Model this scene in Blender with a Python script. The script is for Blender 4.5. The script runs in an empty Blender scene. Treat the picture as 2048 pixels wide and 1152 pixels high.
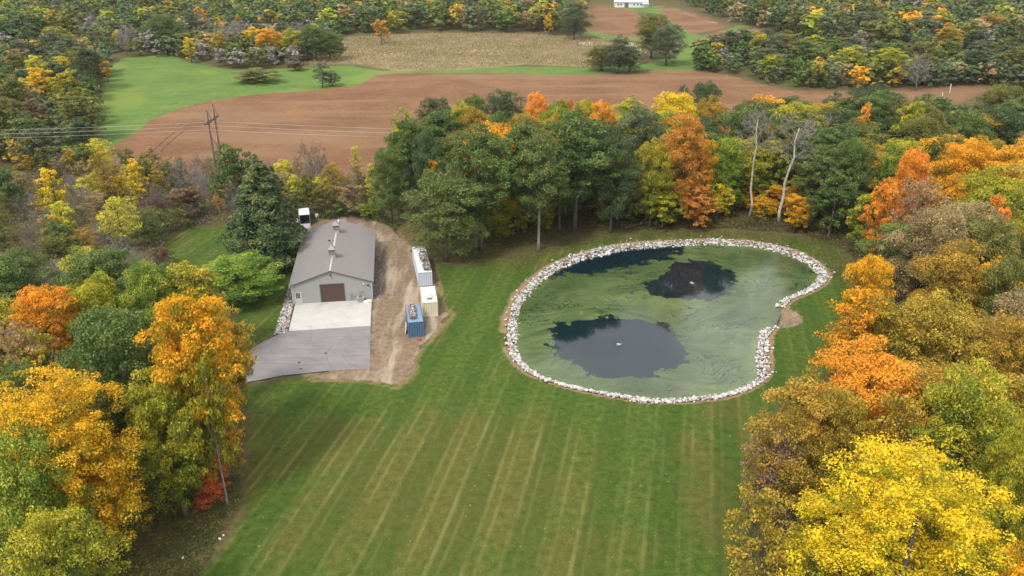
import bpy, bmesh, math, random
import numpy as np
from mathutils import Vector, Matrix

# ------------------------------------------------------------------ camera, sky, sun, exposure
SC = bpy.context.scene
COL = SC.collection
FPX = 1593.0                      # focal length in photo pixels (28 mm on 36 mm)
PITCH = math.atan(746 / FPX)
CAMH = 59.0
SP, CP = math.sin(PITCH), math.cos(PITCH)

cam = bpy.data.cameras.new('camera')
cam.sensor_width = 36.0
cam.lens = 36.0 * FPX / 2048
cam.clip_start = 1.0
cam.clip_end = 8000.0
camo = bpy.data.objects.new('camera', cam)
COL.objects.link(camo)
camo.location = (0, 0, CAMH)
camo.rotation_euler = (math.pi / 2 - PITCH, 0, 0)
SC.camera = camo

SUN_EL, SUN_AZ = math.radians(52), math.radians(215)   # azimuth clockwise from +Y: behind the camera, to its left
w = bpy.data.worlds.new('World')
SC.world = w
w.use_nodes = True
nt = w.node_tree
nt.nodes.clear()
n_out = nt.nodes.new('ShaderNodeOutputWorld')
n_bg = nt.nodes.new('ShaderNodeBackground')
n_sky = nt.nodes.new('ShaderNodeTexSky')
n_sky.sky_type = 'NISHITA'
n_sky.sun_disc = False
n_sky.sun_elevation = SUN_EL
n_sky.sun_rotation = SUN_AZ
n_sky.air_density = 1.0
n_sky.dust_density = 2.0
n_sky.ozone_density = 1.0
# broken overcast: the whole dome is a mix of the blue sky and pale cloud
n_tc = nt.nodes.new('ShaderNodeTexCoord')
n_nz = nt.nodes.new('ShaderNodeTexNoise')
n_nz.inputs['Scale'].default_value = 3.2
n_nz.inputs['Detail'].default_value = 6
n_nz.inputs['Roughness'].default_value = 0.55
n_map = nt.nodes.new('ShaderNodeMapping')
n_map.inputs['Scale'].default_value = (1, 1, 2.2)
nt.links.new(n_tc.outputs['Generated'], n_map.inputs['Vector'])
nt.links.new(n_map.outputs['Vector'], n_nz.inputs['Vector'])
n_rmp = nt.nodes.new('ShaderNodeValToRGB')
n_rmp.color_ramp.elements[0].position = 0.36
n_rmp.color_ramp.elements[0].color = (0.35, 0.35, 0.35, 1)
n_rmp.color_ramp.elements[1].position = 0.62
n_rmp.color_ramp.elements[1].color = (1, 1, 1, 1)
nt.links.new(n_nz.outputs['Fac'], n_rmp.inputs['Fac'])
n_mix = nt.nodes.new('ShaderNodeMixRGB')
n_mix.inputs['Color2'].default_value = (14.6, 14.3, 14.1, 1)
nt.links.new(n_rmp.outputs['Color'], n_mix.inputs['Fac'])
nt.links.new(n_sky.outputs['Color'], n_mix.inputs['Color1'])
nt.links.new(n_mix.outputs['Color'], n_bg.inputs['Color'])
n_bg.inputs['Strength'].default_value = 0.078
nt.links.new(n_bg.outputs['Background'], n_out.inputs['Surface'])

sl = bpy.data.lights.new('sun', 'SUN')
sl.energy = 2.1
sl.angle = math.radians(12)
sl.color = (1.0, 0.95, 0.87)
so = bpy.data.objects.new('sun', sl)
COL.objects.link(so)
sd = Vector((math.sin(SUN_AZ) * math.cos(SUN_EL), math.cos(SUN_AZ) * math.cos(SUN_EL), math.sin(SUN_EL)))
so.rotation_euler = sd.to_track_quat('Z', 'Y').to_euler()
so.location = sd * 300

SC.view_settings.view_transform = 'Standard'
SC.view_settings.look = 'None'
SC.view_settings.gamma = 1
SC.view_settings.exposure = 0.86
SC.view_settings.use_curve_mapping = False
SC.cycles.max_bounces = 6
SC.cycles.diffuse_bounces = 3
SC.cycles.glossy_bounces = 3
SC.cycles.transmission_bounces = 3
SC.cycles.transparent_max_bounces = 4
SC.cycles.caustics_reflective = False
SC.cycles.caustics_refractive = False

# ------------------------------------------------------------------ helpers
rng = np.random.default_rng(7)
random.seed(7)


def P(x, y, z=0.0):
    """ground survey: where the sight line through a photo pixel meets height z"""
    u = (x - 1024) / FPX
    v = (y - 576) / FPX
    d = (CAMH - z) / (SP + v * CP)
    return (u * d, d * (CP - v * SP), z)


def pxscale(X, Y, Z):
    return (Y * CP + (CAMH - Z) * SP) / FPX          # metres per photo pixel there


def Q(X, Y, Z=0.0):
    d = Y * CP + (CAMH - Z) * SP
    return (1024 + FPX * X / d, 576 + FPX * ((CAMH - Z) * CP - Y * SP) / d)


def poly(pts, z=0.0):
    return np.array([P(x, y, z)[:2] for x, y in pts])


def tag(o, label=None, cat=None, group=None, kind=None):
    if label: o['label'] = label
    if cat: o['category'] = cat
    if group: o['group'] = group
    if kind: o['kind'] = kind
    return o


def link(name, data, parent=None, loc=None, rz=None, scale=None):
    o = bpy.data.objects.new(name, data)
    COL.objects.link(o)
    if parent is not None: o.parent = parent
    if loc is not None: o.location = loc
    if rz is not None: o.rotation_euler = (0, 0, rz)
    if scale is not None: o.scale = scale
    return o


def np_mesh(name, V, F, attrs=None, smooth=False, dom='FACE'):
    """V (n,3), F (m,k) with one k"""
    me = bpy.data.meshes.new(name)
    V = np.ascontiguousarray(V, dtype=np.float32)
    F = np.ascontiguousarray(F, dtype=np.int32)
    m, k = F.shape
    me.vertices.add(len(V))
    me.vertices.foreach_set('co', V.ravel())
    me.loops.add(m * k)
    me.loops.foreach_set('vertex_index', F.ravel())
    me.polygons.add(m)
    me.polygons.foreach_set('loop_start', np.arange(0, m * k, k, dtype=np.int32))
    me.polygons.foreach_set('use_smooth', np.full(m, smooth, dtype=bool))
    me.update(calc_edges=True)
    for an, arr in (attrs or {}).items():
        arr = np.ascontiguousarray(arr, dtype=np.float32)
        if arr.ndim == 1:
            a = me.attributes.new(an, 'FLOAT', dom)
            a.data.foreach_set('value', arr)
        else:
            a = me.attributes.new(an, 'FLOAT_COLOR', dom)
            a.data.foreach_set('color', arr.ravel())
    return me


class MB:
    """collects boxes, tubes and polygons into one mesh"""
    def __init__(s):
        s.v = []; s.f = []

    def add(s, vs, fs):
        b = len(s.v)
        s.v += [tuple(q) for q in vs]
        s.f += [tuple(i + b for i in q) for q in fs]

    def box(s, x0, x1, y0, y1, z0, z1):
        s.add([(x0, y0, z0), (x1, y0, z0), (x1, y1, z0), (x0, y1, z0), (x0, y0, z1), (x1, y0, z1), (x1, y1, z1), (x0, y1, z1)],
              [(0, 3, 2, 1), (4, 5, 6, 7), (0, 1, 5, 4), (1, 2, 6, 5), (2, 3, 7, 6), (3, 0, 4, 7)])

    def prism(s, pts, z0, z1):
        n = len(pts)
        s.add([(x, y, z0) for x, y in pts] + [(x, y, z1) for x, y in pts],
              [tuple(range(n))[::-1], tuple(range(n, 2 * n))] + [(i, (i + 1) % n, n + (i + 1) % n, n + i) for i in range(n)])

    def prism_y(s, pts, y0, y1):
        """outline in x,z extruded along y"""
        n = len(pts)
        s.add([(x, y0, z) for x, z in pts] + [(x, y1, z) for x, z in pts],
              [tuple(range(n)), tuple(range(n, 2 * n))[::-1]] + [(i, n + i, n + (i + 1) % n, (i + 1) % n) for i in range(n)])

    def tube(s, pts, rad, n=8, cap=True):
        pts = [Vector(q) for q in pts]
        if not hasattr(rad, '__len__'): rad = [rad] * len(pts)
        vs = []; fs = []
        prev = None
        for i, q in enumerate(pts):
            t = (pts[min(i + 1, len(pts) - 1)] - pts[max(i - 1, 0)]).normalized()
            if prev is None:
                a = t.orthogonal().normalized()
            else:
                a = (prev - t * prev.dot(t))
                a = a.normalized() if a.length > 1e-6 else t.orthogonal().normalized()
            prev = a
            b = t.cross(a)
            for k in range(n):
                an = 2 * math.pi * k / n
                vs.append(q + (a * math.cos(an) + b * math.sin(an)) * rad[i])
        for i in range(len(pts) - 1):
            for k in range(n):
                fs.append((i * n + k, i * n + (k + 1) % n, (i + 1) * n + (k + 1) % n, (i + 1) * n + k))
        if cap:
            fs.append(tuple(range(n))[::-1])
            fs.append(tuple(range((len(pts) - 1) * n, len(pts) * n)))
        s.add(vs, fs)

    def mesh(s, name, mat=None, smooth=False):
        me = bpy.data.meshes.new(name)
        me.from_pydata(s.v, [], s.f)
        if smooth:
            me.polygons.foreach_set('use_smooth', [True] * len(me.polygons))
        if mat: me.materials.append(mat)
        me.update()
        return me

    def obj(s, name, mat=None, parent=None, loc=None, rz=None, smooth=False):
        return link(name, s.mesh(name, mat, smooth), parent, loc, rz)


def _hash(ix, iy, seed):
    h = (ix.astype(np.int64) * 374761393 + iy.astype(np.int64) * 668265263 + seed * 1442695041) & 0xFFFFFFFF
    h = ((h ^ (h >> 13)) * 1274126177) & 0xFFFFFFFF
    return ((h ^ (h >> 16)) & 0xFFFF) / 65535.0


def vnoise(x, y, s=1.0, seed=0, octs=3):
    out = np.zeros_like(x, dtype=float); amp = 1.0; tot = 0
    for o in range(octs):
        xs, ys = x / s, y / s
        ix, iy = np.floor(xs), np.floor(ys)
        fx, fy = xs - ix, ys - iy
        fx = fx * fx * (3 - 2 * fx); fy = fy * fy * (3 - 2 * fy)
        a = _hash(ix, iy, seed + o); b = _hash(ix + 1, iy, seed + o)
        c = _hash(ix, iy + 1, seed + o); d = _hash(ix + 1, iy + 1, seed + o)
        out += amp * ((a * (1 - fx) + b * fx) * (1 - fy) + (c * (1 - fx) + d * fx) * fy)
        tot += amp; amp *= 0.5; s *= 0.5
    return out / tot


def sdist(px, py, pl):
    """signed distance to a polygon, positive inside"""
    lo, hi = pl.min(0) - 9, pl.max(0) + 9
    nearby = (px > lo[0]) & (px < hi[0]) & (py > lo[1]) & (py < hi[1])
    out = np.full(px.shape, -99.0)
    if nearby.any(): out[nearby] = _sdist(px[nearby], py[nearby], pl)
    return out


def _sdist(px, py, pl):
    n = len(pl)
    best = np.full(px.shape, 1e9); inside = np.zeros(px.shape, bool)
    for i in range(n):
        x0, y0 = pl[i]; x1, y1 = pl[(i + 1) % n]
        dx, dy = x1 - x0, y1 - y0
        L = dx * dx + dy * dy + 1e-12
        t = np.clip(((px - x0) * dx + (py - y0) * dy) / L, 0, 1)
        d = (px - x0 - t * dx) ** 2 + (py - y0 - t * dy) ** 2
        best = np.minimum(best, d)
        if dy != 0:
            cr = ((y0 > py) != (y1 > py)) & (px < dx * (py - y0) / dy + x0)
            inside ^= cr
    return np.where(inside, 1, -1) * np.sqrt(best)


def catmull(pts, k=6, closed=True):
    pts = np.array(pts, float); n = len(pts); out = []
    for i in range(n if closed else n - 1):
        p0, p1, p2, p3 = (pts[(i - 1) % n], pts[i], pts[(i + 1) % n], pts[(i + 2) % n]) if closed else \
            (pts[max(i - 1, 0)], pts[i], pts[i + 1], pts[min(i + 2, n - 1)])
        for j in range(k):
            t = j / k
            out.append(.5 * ((2 * p1) + (-p0 + p2) * t + (2 * p0 - 5 * p1 + 4 * p2 - p3) * t * t + (-p0 + 3 * p1 - 3 * p2 + p3) * t ** 3))
    if not closed: out.append(pts[-1])
    return np.array(out)


# ------------------------------------------------------------------ materials
class NT:
    def __init__(s, name):
        s.m = bpy.data.materials.new(name); s.m.use_nodes = True
        s.t = s.m.node_tree; s.t.nodes.clear()
        s.out = s.t.nodes.new('ShaderNodeOutputMaterial')

    def n(s, typ, **kw):
        nd = s.t.nodes.new('ShaderNode' + typ)
        for k, v in kw.items():
            if k in nd.inputs: s.set(nd.inputs[k], v)
            else: setattr(nd, k, v)
        return nd

    def set(s, inp, v):
        if hasattr(v, 'is_output') or isinstance(v, bpy.types.NodeSocket): s.t.links.new(v, inp)
        elif isinstance(v, (tuple, list)) and len(v) == 3 and inp.type == 'RGBA': inp.default_value = (*v, 1)
        else: inp.default_value = v

    def math(s, op, a, b=0.0, c=0.0, clamp=False):
        nd = s.t.nodes.new('ShaderNodeMath'); nd.operation = op; nd.use_clamp = clamp
        s.set(nd.inputs[0], a); s.set(nd.inputs[1], b); s.set(nd.inputs[2], c)
        return nd.outputs[0]

    def mix(s, f, a, b, typ='MIX'):
        nd = s.t.nodes.new('ShaderNodeMixRGB'); nd.blend_type = typ
        s.set(nd.inputs[0], f); s.set(nd.inputs[1], a); s.set(nd.inputs[2], b)
        return nd.outputs[0]

    def noise(s, vec, scale, detail=3, rough=.55, dist=0.0):
        nd = s.n('TexNoise', Scale=scale, Detail=detail, Roughness=rough, Distortion=dist)
        if vec is not None: s.t.links.new(vec, nd.inputs['Vector'])
        return nd.outputs['Fac']

    def step(s, x, lo, hi):
        nd = s.t.nodes.new('ShaderNodeMapRange'); nd.interpolation_type = 'SMOOTHSTEP'
        s.set(nd.inputs['Value'], x); nd.inputs['From Min'].default_value = lo; nd.inputs['From Max'].default_value = hi
        return nd.outputs['Result']

    def ramp(s, f, cols, pos=None):
        nd = s.t.nodes.new('ShaderNodeValToRGB'); e = nd.color_ramp.elements
        n = len(cols); pos = pos or [i / (n - 1) for i in range(n)]
        while len(e) < n: e.new(0.5)
        for i in range(n):
            e[i].position = pos[i]; e[i].color = (*cols[i], 1)
        s.t.links.new(f, nd.inputs['Fac'])
        return nd.outputs['Color']

    def attr(s, name):
        nd = s.t.nodes.new('ShaderNodeAttribute'); nd.attribute_name = name
        return nd

    def sep(s, col):
        nd = s.t.nodes.new('ShaderNodeSeparateColor'); s.t.links.new(col, nd.inputs[0])
        return nd.outputs

    def mapped(s, vec, scale=(1, 1, 1), rot=(0, 0, 0)):
        nd = s.t.nodes.new('ShaderNodeMapping')
        nd.inputs['Scale'].default_value = scale; nd.inputs['Rotation'].default_value = rot
        s.t.links.new(vec, nd.inputs['Vector'])
        return nd.outputs[0]

    def bump(s, h, strength=.5, dist=.1):
        nd = s.n('Bump', Strength=strength, Distance=dist)
        s.t.links.new(h, nd.inputs['Height'])
        return nd.outputs[0]

    def principled(s, color, rough=.8, spec=.3, metal=0.0, normal=None, **kw):
        nd = s.n('BsdfPrincipled')
        s.set(nd.inputs['Base Color'], color); s.set(nd.inputs['Roughness'], rough)
        s.set(nd.inputs['Specular IOR Level'], spec); s.set(nd.inputs['Metallic'], metal)
        if normal is not None: s.t.links.new(normal, nd.inputs['Normal'])
        for k, v in kw.items(): s.set(nd.inputs[k], v)
        return nd.outputs[0]

    def done(s, sh):
        s.t.links.new(sh, s.out.inputs['Surface'])
        return s.m


def simple_mat(name, col, var=.25, scale=3.0, rough=.7, spec=.3, metal=0.0, bump=.0, dirt=None, coords='Object'):
    """a colour with blotchy wear and fine grain"""
    g = NT(name)
    v = g.n('TexCoord').outputs[coords]
    a = g.noise(v, scale, 5, .6)
    b = g.noise(v, scale * 9, 3, .6)
    f = g.math('ADD', g.math('MULTIPLY', a, .65), g.math('MULTIPLY', b, .35))
    lo = tuple(c * (1 - var) for c in col); hi = tuple(min(1, c * (1 + var)) for c in col)
    c = g.ramp(f, [lo, col, hi], [.25, .5, .75])
    if dirt:
        d = g.step(g.noise(v, scale * .6, 6, .7), .52, .7)
        c = g.mix(g.math('MULTIPLY', d, .7), c, dirt)
    nrm = g.bump(b, bump, .02) if bump else None
    return g.done(g.principled(c, rough, spec, metal, nrm))


M = {}


def leaf_mat(name, cols, transl=.35, hgt=.35, hue=.02, val=.25, green=None):
    g = NT(name)
    a = g.attr('leaf')
    r, cl, h = g.sep(a.outputs['Color'])[:3]
    oi = g.n('ObjectInfo')
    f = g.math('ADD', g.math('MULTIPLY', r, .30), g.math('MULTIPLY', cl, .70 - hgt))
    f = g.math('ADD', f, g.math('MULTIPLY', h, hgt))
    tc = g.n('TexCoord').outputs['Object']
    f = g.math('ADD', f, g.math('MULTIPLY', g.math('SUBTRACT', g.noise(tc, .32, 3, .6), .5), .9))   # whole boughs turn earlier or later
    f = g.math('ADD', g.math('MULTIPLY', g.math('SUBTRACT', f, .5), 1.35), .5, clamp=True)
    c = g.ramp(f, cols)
    if green:                                   # leaves still green on the inside of the sprays, turned on the outside
        t_ = g.math('ADD', a.outputs['Alpha'], g.math('MULTIPLY', g.math('SUBTRACT', cl, .5), .7))
        c = g.mix(g.math('MULTIPLY', g.math('SUBTRACT', 1.0, g.step(t_, .15, .62)), green[3]), c, green[:3])
    hsv = g.n('HueSaturation', Color=c)
    ho = g.math('ADD', g.math('MULTIPLY', g.math('SUBTRACT', oi.outputs['Random'], .5), hue), .5)
    vo = g.math('ADD', g.math('MULTIPLY', g.math('SUBTRACT', r, .5), val * 2), 1.0)
    g.t.links.new(ho, hsv.inputs['Hue']); g.t.links.new(vo, hsv.inputs['Value'])
    c = hsv.outputs['Color']
    d = g.principled(c, .55, .25)
    t = g.n('BsdfTranslucent'); g.t.links.new(c, t.inputs['Color'])
    mx = g.n('MixShader'); mx.inputs[0].default_value = transl
    g.t.links.new(d, mx.inputs[1]); g.t.links.new(t.outputs[0], mx.inputs[2])
    return g.done(mx.outputs[0])


PAL = {
    'gold': [(.16, .15, .012), (.40, .225, .012), (.64, .31, .014), (.74, .37, .022)],
    'orange': [(.26, .16, .015), (.55, .22, .018), (.68, .27, .03), (.70, .34, .04)],
    'red': [(.20, .06, .015), (.42, .10, .02), (.52, .15, .035)],
    'rust': [(.14, .10, .018), (.34, .15, .02), (.44, .20, .03), (.42, .24, .04)],
    'amber': [(.18, .17, .010), (.42, .27, .012), (.66, .37, .014), (.76, .43, .02)],
    'yellow': [(.19, .19, .010), (.44, .33, .012), (.68, .45, .013), (.77, .50, .018)],
    'lemon': [(.14, .16, .02), (.36, .33, .03), (.52, .45, .05)],
    'yelgreen': [(.05, .09, .012), (.14, .18, .018), (.26, .26, .022), (.42, .34, .03)],
    'lime': [(.03, .07, .012), (.075, .14, .018), (.14, .20, .022), (.25, .27, .03)],
    'green': [(.024, .042, .011), (.046, .077, .017), (.072, .108, .024), (.115, .15, .036)],
    'midgreen': [(.030, .046, .012), (.052, .076, .018), (.078, .102, .026), (.115, .135, .038)],
    'dkgreen': [(.019, .035, .013), (.033, .056, .019), (.05, .077, .026), (.075, .105, .036)],
    'olive': [(.035, .045, .012), (.075, .088, .018), (.12, .125, .026), (.18, .165, .035)],
    'greygreen': [(.03, .045, .022), (.06, .08, .035), (.09, .11, .05), (.13, .145, .065)],
    'oldgold': [(.09, .085, .012), (.20, .15, .018), (.32, .215, .025), (.40, .27, .045)],
    'tan': [(.10, .08, .035), (.22, .16, .07), (.32, .24, .11)],
    'brown': [(.06, .045, .025), (.13, .09, .05), (.19, .13, .06)],
    'mauve': [(.10, .07, .05), (.22, .145, .09), (.36, .21, .08)],
    'maroon': [(.05, .03, .02), (.10, .055, .04), (.14, .075, .045)],
    'pine': [(.014, .034, .014), (.030, .060, .022), (.062, .098, .032), (.14, .16, .05)],
    'spruce': [(.015, .034, .03), (.028, .055, .048), (.05, .085, .075)],
    'twig': [(.11, .098, .088), (.19, .17, .152), (.26, .232, .205)],
    'twigbrown': [(.09, .07, .055), (.15, .12, .095), (.21, .17, .14)],
}
WORD = {'gold': 'golden', 'amber': 'golden', 'orange': 'orange', 'red': 'red', 'rust': 'rust-orange', 'yellow': 'yellow', 'lemon': 'pale yellow', 'yelgreen': 'yellow-green',
        'lime': 'light green', 'midgreen': 'mid green', 'green': 'green', 'dkgreen': 'dark green', 'olive': 'olive', 'greygreen': 'grey-green', 'oldgold': 'dull gold', 'tan': 'tan',
        'brown': 'brown', 'mauve': 'brownish', 'maroon': 'maroon', 'pine': 'green', 'spruce': 'blue-green', 'twig': 'grey leafless', 'twigbrown': 'brown leafless'}
GAIN = {'gold': 1.12, 'amber': 1.12, 'yellow': 1.12, 'orange': 1.15, 'twig': 1.25, 'twigbrown': 1.2, 'green': 1.5, 'dkgreen': 1.45, 'midgreen': 1.65}
for k_ in PAL: PAL[k_] = [tuple(min(.85, v_ * GAIN.get(k_, 1.35)) for v_ in q_) for q_ in PAL[k_]]
for k_, c_ in PAL.items():
    low = k_ in ('green', 'dkgreen', 'greygreen', 'olive', 'pine', 'spruce', 'lime', 'midgreen')
    M['leaf_' + k_] = leaf_mat('leaves_' + k_, c_, .25 if low else .38, .30 if k_ in ('gold', 'yellow', 'orange', 'yelgreen') else .2,
                                green={'gold': (.15, .15, .015, .8), 'amber': (.17, .18, .014, .85), 'yellow': (.17, .22, .012, .85), 'orange': (.28, .17, .02, .5), 'yelgreen': (.075, .11, .015, .7), 'rust': (.14, .13, .02, .7), 'oldgold': (.11, .11, .02, .6)}.get(k_))


def bark_mat(name, c0, c1):
    g = NT(name)
    v = g.n('TexCoord').outputs['Object']
    a = g.noise(g.mapped(v, (4, 4, .8)), 2.0, 5, .65)
    c = g.ramp(a, [tuple(x * .6 for x in c0), c0, c1], [.3, .5, .72])
    return g.done(g.principled(c, .9, .15, 0, g.bump(a, .6, .05)))


M['bark'] = bark_mat('bark_grey_brown', (.10, .085, .07), (.2, .18, .155))
M['bark_pale'] = bark_mat('bark_pale', (.36, .33, .28), (.58, .54, .48))
M['bark_dark'] = bark_mat('bark_dark', (.05, .042, .035), (.11, .095, .08))
M['bark_mid'] = bark_mat('bark_mid_grey', (.22, .20, .18), (.36, .34, .31))

# ------------------------------------------------------------------ setting: outlines surveyed from the photograph
def z7(pts): return [(980 + x / 2.768, 440 + y / 2.768) for x, y in pts]


OUT_A = z7([(1590, 592), (1562, 640), (1552, 720), (1558, 800), (1545, 870), (1500, 910), (1420, 950), (1300, 985), (1150, 1005), (1000, 1015), (850, 1010), (700, 985),
            (500, 945), (350, 905), (220, 855), (140, 790), (100, 720), (92, 640), (98, 560), (110, 500), (150, 420), (210, 350), (300, 270), (420, 210), (560, 165),
            (700, 135), (850, 120), (1000, 112), (1150, 105), (1250, 101), (1400, 108), (1550, 130), (1700, 170), (1800, 220), (1862, 270), (1882, 310), (1862, 350),
            (1800, 390), (1700, 432), (1655, 462), (1645, 492)])
INN_A = z7([(1510, 600), (1492, 640), (1478, 700), (1475, 800), (1482, 862), (1445, 902), (1370, 938), (1270, 966), (1130, 982), (1000, 990), (850, 985), (710, 966),
            (520, 935), (380, 898), (270, 860), (195, 800), (160, 740), (150, 660), (152, 580), (165, 500), (205, 425), (265, 362), (350, 298), (470, 242), (600, 202),
            (730, 175), (860, 158), (1000, 149), (1140, 143), (1240, 140), (1380, 146), (1520, 165), (1650, 196), (1740, 236), (1795, 280), (1815, 312), (1800, 348),
            (1745, 386), (1660, 424), (1600, 452), (1572, 482)])
GAP_OUT = z7([(1700, 520), (1715, 560), (1680, 585)])      # the clay ramp between the two rock ends
WZ = -0.6
OUTER = catmull(poly(OUT_A), 5, False)
INNER = catmull(poly(INN_A, WZ), 5, False)
RIM = np.vstack([OUTER, poly(GAP_OUT)])
INN_FULL = np.vstack([INNER, poly(z7([(1530, 560)]), WZ)])

LAWN = poly([(380, 1180), (405, 1152), (450, 1095), (484, 1039), (489, 945), (499, 832), (492, 780), (600, 757), (740, 745), (815, 770), (832, 715), (872, 660), (890, 632),
             (882, 600), (880, 560), (868, 520), (905, 533), (930, 532), (990, 520), (1080, 512), (1180, 478), (1300, 462), (1420, 462), (1540, 470), (1640, 478), (1690, 505),
             (1712, 545), (1690, 600), (1665, 660), (1655, 720), (1640, 770), (1560, 800), (1500, 870), (1500, 960), (1480, 1060), (1470, 1180)])
LAWN2 = poly([(330, 487), (350, 466), (400, 456), (470, 450), (560, 470), (612, 470), (600, 510), (583, 575), (556, 664), (528, 680), (500, 698), (470, 690), (480, 580), (420, 540), (345, 520)])
DIRT = poly([(735, 760), (790, 772), (822, 745), (832, 705), (866, 668), (900, 630), (880, 612), (876, 580), (862, 520), (822, 505), (806, 480), (780, 452), (720, 432), (672, 434),
             (600, 462), (600, 470), (684, 445), (752, 468), (744, 560), (741, 650), (736, 740), (620, 750), (630, 757)])
APRON = [(574, 662), (743.5, 654.5), (746.5, 597.6), (586.4, 608.1)]
DRIVE = poly([(574, 662.5), (743.5, 654.5), (740, 737), (658, 741.5), (565, 751), (492, 765), (420, 785), (300, 806), (60, 850), (60, 800), (300, 762), (420, 735), (495, 703), (530, 682), (560, 668)])

MEADOW = [poly([(203, 308), (200, 240), (203, 190), (214, 140), (240, 118), (290, 112), (345, 113), (390, 128), (470, 140), (590, 136), (700, 130), (760, 142), (1000, 134), (1180, 134), (1300, 126),
                (1345, 112), (1372, 88), (1330, 40), (1300, 18), (1320, 14), (1355, 40), (1398, 70), (1400, 92), (1392, 142), (1328, 141), (1163, 151), (833, 150), (753, 152), (724, 172), (650, 181),
                (521, 190), (417, 203), (347, 222), (302, 243), (260, 274), (215, 312)]),
          poly([(860, 8), (960, -2), (980, 8), (940, 14), (880, 14)]), poly([(1090, 34), (1110, 30), (1116, 48), (1098, 52)]),
          poly([(1160, 62), (1190, 62), (1285, 78), (1290, 84), (1200, 76)]), poly([(1190, 8), (1230, 12), (1330, 12), (1310, 26), (1280, 24), (1230, 15)]),
          poly([(1380, 76), (1430, 66), (1475, 50), (1500, 52), (1450, 68), (1390, 82)]), poly([(170, 292), (205, 262), (258, 262), (250, 282), (205, 308), (185, 312)])]
FIELD = [poly([(205, 306), (260, 272), (302, 241), (347, 220), (417, 201), (521, 188), (650, 179), (723, 169), (750, 149), (833, 145), (1016, 147.5), (1163, 149), (1254, 146), (1328, 139.5),
               (1383, 142), (1454, 150), (1524, 168), (1576, 180), (1645, 183), (1801, 180), (1958, 170), (1990, 176), (1900, 215), (1700, 262), (1500, 290), (1200, 312), (850, 335), (740, 352),
               (400, 352), (215, 335)]),
         poly([(1168, 14), (1190, 9), (1245, 16), (1275, 24), (1284, 40), (1284, 77), (1230, 71), (1165, 61)]), poly([(1312, 18), (1345, 15), (1400, 30), (1462, 55), (1380, 68), (1352, 48)]),
         poly([(1386, 80), (1440, 62), (1512, 57), (1560, 72), (1610, 86), (1692, 97), (1700, 112), (1650, 112), (1500, 92), (1390, 92)])]
MARSH = [poly([(668, 100), (672, 75), (780, 69), (906, 66), (1053, 68), (1126, 73), (1236, 79), (1300, 95), (1290, 125), (1177, 135), (1053, 128), (906, 139), (797, 141), (687, 128), (640, 130), (590, 134)]),
         poly([(70, 74), (205, 70), (212, 88), (140, 106), (75, 98)])]
DRYB = [(900, 960, 230, 130, .9), (700, 900, 150, 60, .7), (1000, 900, 160, 60, .5), (1150, 1100, 150, 80, .5), (620, 1080, 120, 80, .45), (490, 950, 40, 120, .8), (1430, 1000, 60, 140, .55),
        (1445, 815, 40, 30, .9), (1440, 466, 240, 14, 1.0), (880, 650, 14, 40, .9), (640, 752, 130, 10, .9), (1490, 870, 20, 50, .7), (345, 480, 40, 16, .8), (545, 600, 16, 80, .3), (1570, 470, 110, 12, 1.0), (1250, 470, 90, 12, .8), (1680, 520, 25, 30, .7), (1120, 500, 70, 10, .8), (1020, 520, 80, 14, .9)]


def grid(x0, x1, y0, y1, st):
    nx = int(round((x1 - x0) / st)) + 1; ny = int(round((y1 - y0) / st)) + 1
    X, Y = np.meshgrid(np.linspace(x0, x1, nx), np.linspace(y0, y1, ny))
    i = np.arange((ny - 1) * (nx - 1)); r, c = i // (nx - 1), i % (nx - 1)
    a = r * nx + c
    return X.ravel(), Y.ravel(), np.stack([a, a + 1, a + nx + 1, a + nx], 1)


def soft(sd, wd): return np.clip(.5 + sd / (2 * wd), 0, 1)


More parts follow.
